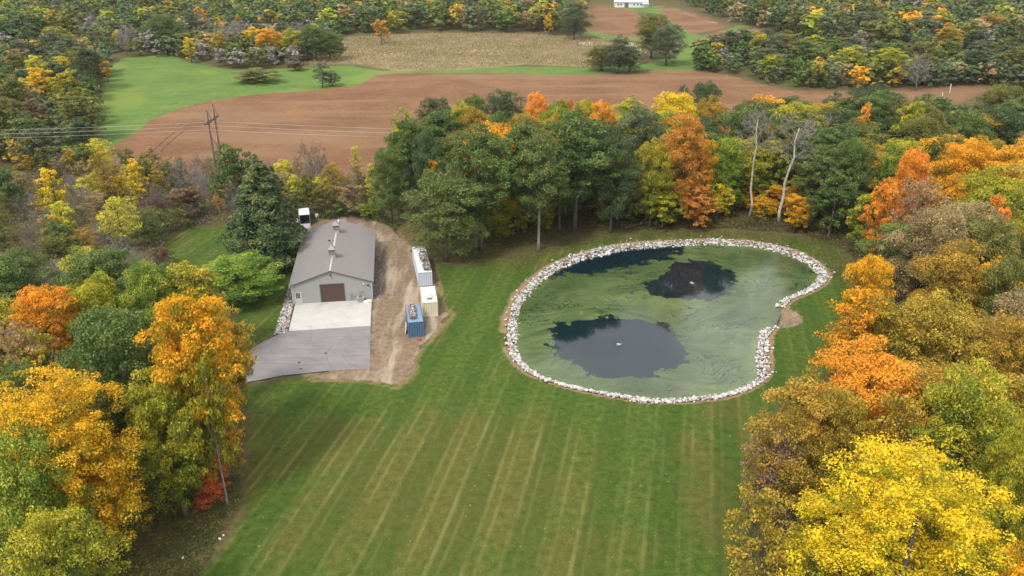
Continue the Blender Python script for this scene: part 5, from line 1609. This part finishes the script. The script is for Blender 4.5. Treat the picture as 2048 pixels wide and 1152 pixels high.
T(1618, 762, 225, 19, 'maple', 'oldgold', 'brown-gold open tree at the lawn edge below the pond', group=G3, var=0)
T(1690, 790, 150, 18, 'maple', 'oldgold', 'olive-brown tree behind the brown-gold open one', group=G3, var=2)
T(1820, 800, 150, 19, 'airy', 'oldgold', 'dull olive-gold tree below the brightest orange maple', group=G3, var=1)
T(1960, 755, 215, 21, 'maple', 'yelgreen', 'big yellow-green tree at the right edge above the bright yellow one', group=G3, var=1)
T(1850, 936, 430, 22, 'hero', 'yellow', 'huge bright yellow maple in the lower right corner', group=G3, var=1)
T(1545, 985, 160, 15, 'airy', 'oldgold', 'low brown-gold tree at the lawn edge left of the bright yellow maple', group=G3, var=1)
T(2060, 1100, 150, 19, 'maple', 'gold', 'orange-gold treetop in the extreme lower right corner', group=G3, var=0)
T(2055, 860, 120, 20, 'maple', 'yelgreen', 'gold-green tree at the right edge just above the yellow maple', group=G3, var=3)
T(1560, 870, 130, 14, 'airy', 'mauve', 'brownish thin tree under the brown-gold open one', group=G3, var=1)
# --- beyond the brown field and left wood
T(515, 138, 96, 5.0, 'round', 'olive', 'wide low olive bush alone on the green meadow', group=G5, var=0)
T(640, 124, 40, 9.5, 'slim', 'greygreen', 'grey-green upright bush on the meadow beside the brown field', group=G5)
T(662, 143, 38, 5.5, 'round', 'greygreen', 'round grey-green bush joined to the upright one on the meadow', group=G5, var=1)
T(590, 122, 40, 4, 'round', 'brown', 'small brown bush on the meadow below the grey leafless wood', group=G5, var=2)
T(1240, 72, 74, 15, 'maple', 'greygreen', 'grey-green tree on the marsh edge left of the tall willow-like clump', group=G5, var=0)
T(1205, 92, 72, 10, 'maple', 'olive', 'low olive tree, left end of the marsh edge clump', group=G5, var=1)
T(1262, 95, 66, 10, 'maple', 'greygreen', 'low grey-green tree in the middle of the marsh edge clump', group=G5, var=3)
T(1308, 30, 76, 19, 'maple', 'olive', 'tall willow-like tree, left of the pair beside the green lane', group=G5, var=1)
T(1338, 50, 74, 17, 'maple', 'greygreen', 'tall willow-like tree, right of the pair beside the green lane', group=G5, var=2)
T(75, 136, 70, 14, 'round', 'yellow', 'golden-yellow treetop in the left wood, higher one', group=G5, var=0)
T(125, 140, 66, 14, 'round', 'yelgreen', 'yellow-green treetop right of the golden-yellow one in the left wood', group=G5, var=1)
T(70, 112, 44, 13, 'round', 'lemon', 'pale yellow treetop just above the golden-yellow one in the left wood', group=G5, var=2)
T(168, 98, 72, 15, 'round', 'dkgreen', 'dark evergreen-looking tree at the meadow corner', group=G5, var=3)
T(208, 122, 26, 8, 'slim', 'gold', 'small orange tree at the meadow corner beside the dark tree', group=G5)
T(150, 192, 110, 13, 'round', 'olive', 'olive tree at the meadow edge in the left wood', group=G5, var=0)
T(48, 232, 90, 12, 'round', 'green', 'dark green tree under the power wires near the left edge', group=G5, var=1)
T(62, 202, 70, 12, 'round', 'brown', 'brown tree above the dark green one near the left edge', group=G5, var=2)
T(20, 160, 70, 13, 'round', 'olive', 'olive tree at the left edge beside the golden-yellow one', group=G5, var=3)
T(450, 42, 85, 15, 'bare', 'twig', 'grey leafless tree in the wood above the meadow, largest one', group=G5, var=1)
T(500, 55, 44, 13, 'round', 'yellow', 'yellow tree among the grey leafless ones, left of the pair', group=G5)
T(535, 58, 56, 14, 'maple', 'gold', 'golden tree among the grey leafless ones, right of the pair', group=G5, var=1)
T(580, 58, 60, 14, 'maple', 'yelgreen', 'yellow-green tree at the right end of the grey leafless ones', group=G5, var=0)
T(625, 52, 76, 15, 'maple', 'green', 'green tree, left of the two ending the wood above the meadow', group=G5, var=2)
T(655, 62, 64, 13, 'maple', 'green', 'green tree, right of the two ending the wood above the meadow', group=G5, var=3)
T(325, 30, 80, 17, 'maple', 'green', 'tall blue-green tree above the green meadow', group=G5, var=1)
T(375, 75, 30, 11, 'slim', 'yellow', 'small yellow tree at the foot of the grey leafless wood', group=G5)
T(397, 15, 26, 12, 'round', 'gold', 'bright yellow treetop above the tall blue-green tree', group=G5, var=2)
T(760, 40, 38, 12, 'far', 'rust', 'orange tree in the dark wood above the marsh', group=G5)
T(1098, 26, 20, 12, 'far', 'gold', 'yellow tree near the end of the wood above the marsh', group=G5)
T(1150, 0, 66, 20, 'maple', 'greygreen', 'tall tree ending the wood beside the far brown field', group=G5, var=0)
T(1905, 52, 66, 14, 'round', 'oldgold', 'rounded dull-orange tree in the upper right wood', group=G5, var=1)
T(1990, 28, 70, 14, 'round', 'oldgold', 'dull orange tree at the right edge of the far wood', group=G5, var=3)
T(1848, 110, 70, 13, 'bare', 'twig', 'grey leafless tree at the right end of the far belt', group=G5, var=2)
T(1712, 88, 50, 10, 'bare', 'twig', 'pinkish grey leafless tree behind the belt beyond the brown field', group=G5, var=1)

# ---- fill: trees and bushes between the surveyed ones
ORD = ['first', 'second', 'third', 'fourth', 'fifth', 'sixth', 'seventh', 'eighth', 'ninth', 'tenth', 'eleventh', 'twelfth', 'thirteenth', 'fourteenth', 'fifteenth', 'sixteenth', 'seventeenth', 'eighteenth', 'nineteenth', 'twentieth'] + ['twenty-' + q for q in ('first', 'second', 'third', 'fourth', 'fifth', 'sixth', 'seventh', 'eighth', 'ninth')] + ['thirtieth'] + ['thirty-' + q for q in ('first', 'second', 'third', 'fourth', 'fifth', 'sixth')]
BARNP = np.array([BL(-2, -2)[:2], BL(BW + 2, -2)[:2], BL(BW + 2, BLEN + 2)[:2], BL(-2, BLEN + 2)[:2]])
NOGO = [LAWN, LAWN2, DIRT, DRIVE, RIM, BARNP] + MEADOW + FIELD + MARSH
FILL = []
MASS = []


def fill(pts, n, sep, hs, mix, zone, group, marg=1.5, mass=False, tries=40, wf=(.7, 1.0)):
    """scatter n trees over a surveyed patch, keeping sep metres apart; mix: (weight, kind, palette)"""
    pl = poly(pts); lo, hi = pl.min(0), pl.max(0); got = 0
    wts = np.array([m[0] for m in mix], float); wts /= wts.sum()
    c = rng.uniform(lo, hi, (n * tries, 2))
    c = c[sdist(c[:, 0], c[:, 1], pl) > 0]
    for q in NOGO: c = c[sdist(c[:, 0], c[:, 1], q) < -marg]
    taken = np.empty((len(BASES) + n, 2)); rad = np.full(len(taken), sep); k = len(BASES)
    for i, bb in enumerate(BASES):
        taken[i] = bb[:2]
        if bb[4] == 'bush': rad[i] = sep * .6
        if mass: rad[i] = sep * .75
    for X, Y in c:
        if got >= n: break
        if k and (((taken[:k] - (X, Y)) ** 2).sum(1) < rad[:k] ** 2).any(): continue
        taken[k] = (X, Y); k += 1; got += 1
        _, kind, pal = mix[rng.choice(len(mix), p=wts)]
        h = rng.uniform(*hs) * (.5 if kind == 'bush' else 1) * (.8 if kind == 'bare' else 1)
        wd = h * rng.uniform(*wf) * (.45 if kind == 'slim' else 1) * (1.3 if kind == 'bush' else 1)
        (MASS if mass else FILL).append((X, Y, wd, h, kind, pal, zone, group))
        if not mass: BASES.append((X, Y, wd / 2, h, kind))
    return got


THICK = [(1.6, 'airy', 'olive'), (2, 'sparse', 'tan'), (6.5, 'bare', 'twig'), (4, 'bare', 'twigbrown'), (2, 'sparse', 'olive'), (1.2, 'bush', 'olive'), (2.0, 'airy', 'lemon'), (1, 'airy', 'tan'), (1, 'round', 'green'), (1, 'sparse', 'oldgold'), (1, 'bush', 'brown')]
WOODL = [(3, 'round', 'olive'), (2, 'round', 'greygreen'), (1.5, 'bare', 'twig'), (1.5, 'round', 'green'), (1, 'round', 'yelgreen'), (1, 'round', 'lemon'), (1, 'sparse', 'tan'), (.8, 'round', 'dkgreen')]
FARW = [(3, 'far', 'olive'), (2.5, 'far', 'greygreen'), (1.6, 'far', 'dkgreen'), (.6, 'far', 'yelgreen'), (.45, 'far', 'oldgold'), (1.6, 'far', 'green'), (.6, 'far', 'tan'), (.5, 'bare', 'twig'), (.14, 'far', 'gold')]
BELT = [(3, 'round', 'olive'), (2, 'round', 'dkgreen'), (2, 'round', 'greygreen'), (1.2, 'round', 'yelgreen'), (1, 'round', 'green'), (.6, 'round', 'tan'), (.6, 'bare', 'twig')]
RIGHTW = [(3, 'maple', 'oldgold'), (1, 'maple', 'tan'), (.6, 'maple', 'olive'), (1, 'maple', 'gold'), (1, 'maple', 'yelgreen'), (.7, 'maple', 'green')]
CENW = [(2, 'oak', 'green'), (1.5, 'maple', 'yelgreen'), (1, 'maple', 'olive'), (1, 'maple', 'oldgold'), (.6, 'maple', 'gold'), (1, 'maple', 'dkgreen')]
fill([(-40, 360), (200, 345), (480, 355), (600, 350), (730, 370), (740, 425), (640, 430), (600, 455), (470, 448), (340, 470), (300, 490), (240, 540), (160, 590), (-60, 600)], 104, 2.7, (5.0, 9), THICK, 'in the thicket left of the barn', G4, .8)
fill([(-60, 200), (60, 110), (200, 110), (215, 140), (203, 300), (180, 340), (-60, 355)], 26, 6.0, (9, 14), WOODL, 'in the wood left of the green meadow', G5, 2, wf=(.85, 1.2))
fill([(-60, 640), (120, 640), (300, 630), (330, 690), (300, 758), (-60, 800)], 8, 6.0, (11, 14), [(2, 'maple', 'yelgreen'), (2, 'maple', 'green'), (1, 'maple', 'oldgold')], 'in the wood left of the driveway', G1, 1)
fill([(-80, 870), (300, 820), (430, 800), (470, 900), (420, 960), (250, 1000), (-80, 1250)], 9, 5.0, (9, 14), [(2, 'maple', 'yelgreen'), (1, 'maple', 'green'), (1, 'airy', 'gold')], 'under the big golden maple', G1, 1)
fill([(780, 360), (1000, 345), (1300, 335), (1700, 322), (1900, 312), (2060, 300), (2060, 340), (1800, 420), (1700, 440), (1560, 410), (1200, 420), (960, 440), (850, 450), (790, 420)], 34, 6.5, (15, 20), CENW, 'in the wood behind the pond', G2, 4.5)
fill([(930, 470), (1000, 440), (1200, 420), (1560, 415), (1700, 440), (1700, 455), (1540, 445), (1300, 445), (1150, 452), (1000, 485)], 32, 2.9, (4.5, 9), [(3, 'round', 'yelgreen'), (1.5, 'round', 'gold'), (1, 'airy', 'rust'), (1, 'airy', 'yellow'), (1, 'airy', 'gold')], 'at the shaded wood edge behind the pond', G2, .6)
fill([(1680, 560), (1760, 470), (1850, 420), (2150, 400), (2200, 1250), (1560, 1250), (1560, 1000), (1620, 850), (1690, 740)], 30, 6.0, (15, 19), RIGHTW, 'in the wood on the right', G3, 7.0)
fill([(240, 112), (345, 112), (480, 140), (590, 132), (690, 122), (680, 70), (560, 80), (420, 60), (300, 80), (220, 90)], 26, 5.5, (10, 15), [(6, 'bare', 'twig'), (1.5, 'round', 'greygreen'), (1.2, 'slim', 'yellow'), (1.5, 'round', 'olive'), (1, 'sparse', 'oldgold')], 'in the wood above the meadow', G5, 1.5)
fill([(1392, 140), (1400, 108), (1500, 98), (1640, 115), (1800, 128), (2080, 140), (2080, 168), (1800, 176), (1690, 180), (1580, 176), (1524, 164), (1454, 147)], 40, 6.4, (9, 14), BELT, 'in the belt beyond the brown field', G5, 1.0, wf=(.9, 1.25))
fill([(1560, 70), (1620, 80), (1700, 95), (1860, 110), (2080, 120), (2080, 60), (1800, 50), (1600, 40), (1500, 52)], 20, 8.5, (10, 15), BELT, 'in the upper right wood', G5, 2, wf=(.9, 1.3))
fill([(700, 70), (900, 64), (1130, 70), (1165, 58), (1160, 30), (1000, 38), (800, 40), (690, 44)], 18, 9, (10, 14), FARW, 'in the dark wood above the marsh', G5, 2, wf=(.9, 1.3))
fill([(-60, 105), (60, 104), (220, 100), (300, 75), (300, 40), (-60, 40)], 16, 9, (9, 13), WOODL, 'in the upper left wood', G5, 2, wf=(.9, 1.3))
fill([(690, 128), (797, 141), (906, 138), (1053, 128), (1177, 134), (1180, 130), (1050, 123), (900, 133), (790, 136), (700, 122)], 16, 5, (3.5, 5), [(1, 'bush', 'greygreen'), (1, 'bush', 'olive')], 'between the marsh and the green strip', G5, 0)
# disambiguate: things that share words are counted off from the left
FILL.sort(key=lambda a: Q(a[0], a[1])[0])
cnt = {}
FORMW = {'round': 'bushy tree', 'maple': 'broad tree', 'oak': 'tall tree', 'airy': 'open tree', 'far': 'distant tree', 'slim': 'slim tree', 'bush': 'bush', 'bare': 'tree', 'sparse': 'half-bare tree'}
for f_ in FILL:
    k = (f_[4], f_[5], f_[6]); cnt[k] = cnt.get(k, 0) + 1
run = {}
for (X, Y, wd, h, kind, pal, zone, group) in FILL:
    k = (kind, pal, zone); run[k] = run.get(k, 0) + 1
    lb = f"{WORD[pal]} {FORMW[kind]} {zone}"
    if cnt[k] > 1: lb += f", {ORD[min(run[k], 36) - 1]} such from left"
    elif len(lb.split()) < 5: lb += ', only one'
    plant(X, Y, wd, h, kind, pal, lb, group, note=False)

# ------------------------------------------------------------------ the far wood as one mass, with the strips beside the picture
FM = (.95, 1.35)
fill([(-120, 112), (220, 100), (290, 84), (420, 74), (600, 74), (690, 66), (900, 62), (1130, 68), (1165, 60), (1165, -30), (-120, -30)], 1150, 8.2, (9.5, 14.5), FARW, '', '', 1, True, 14, FM)
fill([(1480, 50), (1560, 70), (1700, 95), (2170, 122), (2170, -30), (1165, -30), (1180, -4), (1370, 2), (1400, 24)], 760, 8.2, (9.5, 14.5), FARW, '', '', 1, True, 14, FM)
fill([(1392, 140), (1400, 108), (1500, 98), (1640, 115), (1800, 128), (2170, 130), (2170, 172), (1800, 176), (1690, 180), (1580, 176), (1524, 164), (1454, 147)], 170, 5.5, (6, 9), FARW, '', '', 1, True, 20, FM)
fill([(-120, 112), (215, 105), (203, 300), (180, 350), (-120, 360)], 170, 5.5, (6, 9.5), FARW, '', '', 1, True, 20, FM)
fill([(240, 116), (345, 114), (480, 142), (590, 134), (690, 124), (690, 66), (220, 80)], 130, 5.5, (7, 11), FARW + [(3, 'far', 'twig')], '', '', .5, True, 20, FM)
fill([(2080, 120), (2300, 120), (2500, 500), (2200, 700), (2100, 420), (2070, 320)], 90, 6.5, (11, 17), FARW, '', '', 1, True, 12, FM)
fill([(-60, 350), (-300, 300), (-400, 500), (-160, 800), (-70, 600)], 70, 6.5, (9, 14), FARW, '', '', 1, True, 12, FM)
mv, mf, ma, mcol = [], [], [], []
b = 0
src = []
for i in range(6):
    R = np.random.default_rng(160 + i)
    bl, ce = lobes(R, 12, .6, 4.8, 9, 5, 'dome' if i % 2 else 'oval')
    me = crown_mesh('far_crown', bl, 2.6, .74, R, .40, .28, 1, 12, hollow=.75)
    r_, h_ = measure(me); p = dict(r=r_, H=h_); n = len(me.vertices); co = np.empty(n * 3, np.float32); me.vertices.foreach_get('co', co)
    at = np.empty(len(me.polygons) * 4, np.float32); me.attributes['leaf'].data.foreach_get('color', at)
    src.append((co.reshape(-1, 3), at.reshape(-1, 4), p['r'], p['H']))
for (X, Y, wd, h, kind, pal, z_, g_) in MASS:
    co, at, pr, pH = src[rng.integers(len(src))]
    V = co * np.array([wd / 2 / pr, wd / 2 / pr, h / pH])
    a = rng.uniform(0, 6.28); ca, sa = math.cos(a), math.sin(a)
    V = np.stack([V[:, 0] * ca - V[:, 1] * sa + X, V[:, 0] * sa + V[:, 1] * ca + Y, V[:, 2]], 1)
    A = at
    n = len(A); cs = np.array(PAL[pal if pal in PAL else 'olive']); f_ = np.clip(.45 + .18 * (A[:, 0] - .5) + .34 * (A[:, 1] - .5) + .25 * (A[:, 2] - .5), 0, .999) * (len(cs) - 1)
    i0 = f_.astype(int); fr = (f_ - i0)[:, None]
    c = (cs[i0] * (1 - fr) + cs[np.minimum(i0 + 1, len(cs) - 1)] * fr) * rng.uniform(.9, 1.1, (n, 1)) * rng.uniform(.95, 1.3)
    mv.append(V); mf.append(np.arange(4 * n).reshape(-1, 4) + b); b += 4 * n; mcol.append(np.hstack([c, np.ones((n, 1))]))


def tint_mat(name, tr=.25):
    g = NT(name); c = g.attr('tint').outputs['Color']
    d = g.principled(c, .6, .2); t = g.n('BsdfTranslucent'); g.t.links.new(c, t.inputs['Color'])
    mx = g.n('MixShader'); mx.inputs[0].default_value = tr; g.t.links.new(d, mx.inputs[1]); g.t.links.new(t.outputs[0], mx.inputs[2])
    return g.done(mx.outputs[0])


M['tint'] = tint_mat('foliage_mixed')
print('mass quads', b // 4)
me = np_mesh('far_wood', np.vstack(mv), np.vstack(mf), {'tint': np.vstack(mcol)}); me.materials.append(M['tint'])
tag(link('far_wood', me), 'distant mixed autumn wood beyond the fields', 'wood', kind='stuff')

# ------------------------------------------------------------------ undergrowth, rough grass and reeds
def scatter_in(pl, n, marg=None):
    xs, ys = pl[:, 0], pl[:, 1]; out = []
    while sum(len(o) for o in out) < n:
        x = rng.uniform(xs.min(), xs.max(), n); y = rng.uniform(ys.min(), ys.max(), n)
        ok = sdist(x, y, pl) > 0
        if marg is not None:
            for q in marg: ok &= sdist(x, y, q) < .3
        out.append(np.stack([x[ok], y[ok]], 1))
        if len(out) > 30: break
    return np.vstack(out)[:n]


def tufts(name, label, cat, zones, kind='stuff'):
    """zones: polygon, count, size, height, palette list, upright"""
    Cs, Ns, Ss, Co = [], [], [], []
    for (pl, n, size, hh, cols, upr, avoid) in zones:
        p = scatter_in(pl, n, avoid); n = len(p)
        cl = vnoise(p[:, 0], p[:, 1], 26.0 if upr else 3.0, 77, 3 if upr else 2)
        z = rng.uniform(0, 1, n) * hh * (.25 + 1.1 * cl)
        C = np.stack([p[:, 0], p[:, 1], z], 1)
        N = rng.normal(size=(n, 3)) * .6; N[:, 2] = np.abs(N[:, 2]) * (0.2 if upr else 1) + (0 if upr else .6)
        cs = np.array(cols); k = np.clip(cl * .8 + rng.normal(0, .22, n) + .1, 0, .999) * (len(cs) - 1); i0 = k.astype(int); fr = (k - i0)[:, None]
        c = (cs[i0] * (1 - fr) + cs[np.minimum(i0 + 1, len(cs) - 1)] * fr) * rng.uniform(.75, 1.25, (n, 1))
        Cs.append(C); Ns.append(unit(N)); Ss.append(size * rng.uniform(.6, 1.4, n)); Co.append(np.hstack([c, np.ones((n, 1))]))
    V, F = leaf_faces(np.vstack(Cs), np.vstack(Ns), np.concatenate(Ss), rng)
    me = np_mesh(name, V, F, {'tint': np.vstack(Co)}); me.materials.append(M['tint'])
    tag(link(name, me), label, cat, kind='stuff')


UG = [(.035, .05, .013), (.07, .09, .018), (.13, .13, .026), (.2, .17, .035)]
UG2 = [(.05, .045, .018), (.09, .08, .028), (.15, .12, .045), (.20, .15, .06)]
WEED = [(.03, .06, .012), (.06, .10, .018), (.11, .13, .03), (.16, .15, .05)]
tufts('undergrowth', 'leafy undergrowth on the shaded woodland floor', 'undergrowth', [
    (poly([(150, 960), (380, 870), (480, 900), (484, 1000), (440, 1080), (380, 1180), (100, 1180)]), 9000, .13, .7, UG, False, [LAWN]),
    (poly([(900, 500), (960, 440), (1200, 415), (1560, 405), (1700, 430), (1720, 500), (1660, 470), (1550, 455), (1300, 455), (1150, 468), (1000, 505), (930, 530)]), 16000, .16, 1.1, UG, False, [LAWN]),
    (poly([(1180, 445), (1300, 440), (1560, 440), (1660, 462), (1720, 500), (1735, 545), (1690, 500), (1600, 468), (1450, 458), (1250, 462)]), 9000, .14, .9, UG2, False, [LAWN]),
    (poly([(1720, 560), (1690, 620), (1660, 720), (1640, 780), (1570, 810), (1510, 880), (1505, 980), (1480, 1100), (1600, 1150), (1800, 900), (1800, 600)]), 12000, .15, .9, UG2, False, [LAWN]),
    (poly([(-40, 360), (200, 345), (480, 355), (730, 380), (740, 430), (640, 432), (600, 452), (470, 447), (340, 465), (325, 530), (160, 600), (-60, 600)]), 30000, .17, 1.8, [(.09, .08, .05), (.15, .13, .085), (.2, .175, .11), (.16, .16, .05)], False, [LAWN2]),
    (poly([(600, 432), (740, 420), (800, 450), (790, 470), (720, 436), (660, 440)]), 4000, .14, .8, WEED, False, [DIRT]),
    (poly([(300, 830), (500, 790), (490, 830), (480, 900), (330, 900)]), 2500, .13, .5, UG, False, [LAWN]),
])
tufts('rough_grass', 'rough tufted grass on the bank between the pond stones and the wood', 'grass', [
    (poly([(1000, 516), (1150, 480), (1300, 462), (1450, 460), (1560, 468), (1650, 480), (1700, 510), (1715, 550), (1680, 580), (1660, 540), (1610, 500), (1500, 482), (1350, 474), (1200, 484), (1100, 506), (1040, 545)]), 9000, .10, .22, [(.03, .06, .012), (.07, .10, .022), (.16, .14, .055), (.24, .19, .09)], False, [RIM]),
])
REED = [(.17, .15, .065), (.25, .20, .10), (.32, .25, .14), (.40, .32, .19)]
tufts('reeds', 'dry tan reeds covering the marsh beyond the field', 'reeds', [(MARSH[0], 34000, .30, .8, REED, True, None), (MARSH[1], 4000, .45, 1.0, [(.10, .12, .04), (.17, .16, .06), (.25, .2, .09)], True, None)])
print('trees', NTREE[0], 'mass', len(MASS), 'dup labels', len(LABELS) - len(set(LABELS)))
SC.cycles.use_denoising = True

# ------------------------------------------------------------------ thin autumn haze over the whole place
mb = MB(); mb.box(-470, 470, -60, 1100, -3.2, 62.0)
hz = mb.obj('haze'); hz['kind'] = 'stuff'; hz['label'] = 'thin pale haze in the air over the fields'; hz['category'] = 'haze'
g = NT('haze_air')
pv = g.t.nodes.new('ShaderNodeVolumePrincipled')
pv.inputs['Color'].default_value = (.93, .96, 1.0, 1)
pv.inputs['Density'].default_value = .00005
g.t.links.new(pv.outputs[0], g.out.inputs['Volume'])
hz.data.materials.append(g.m)
SC.cycles.volume_bounces = 0
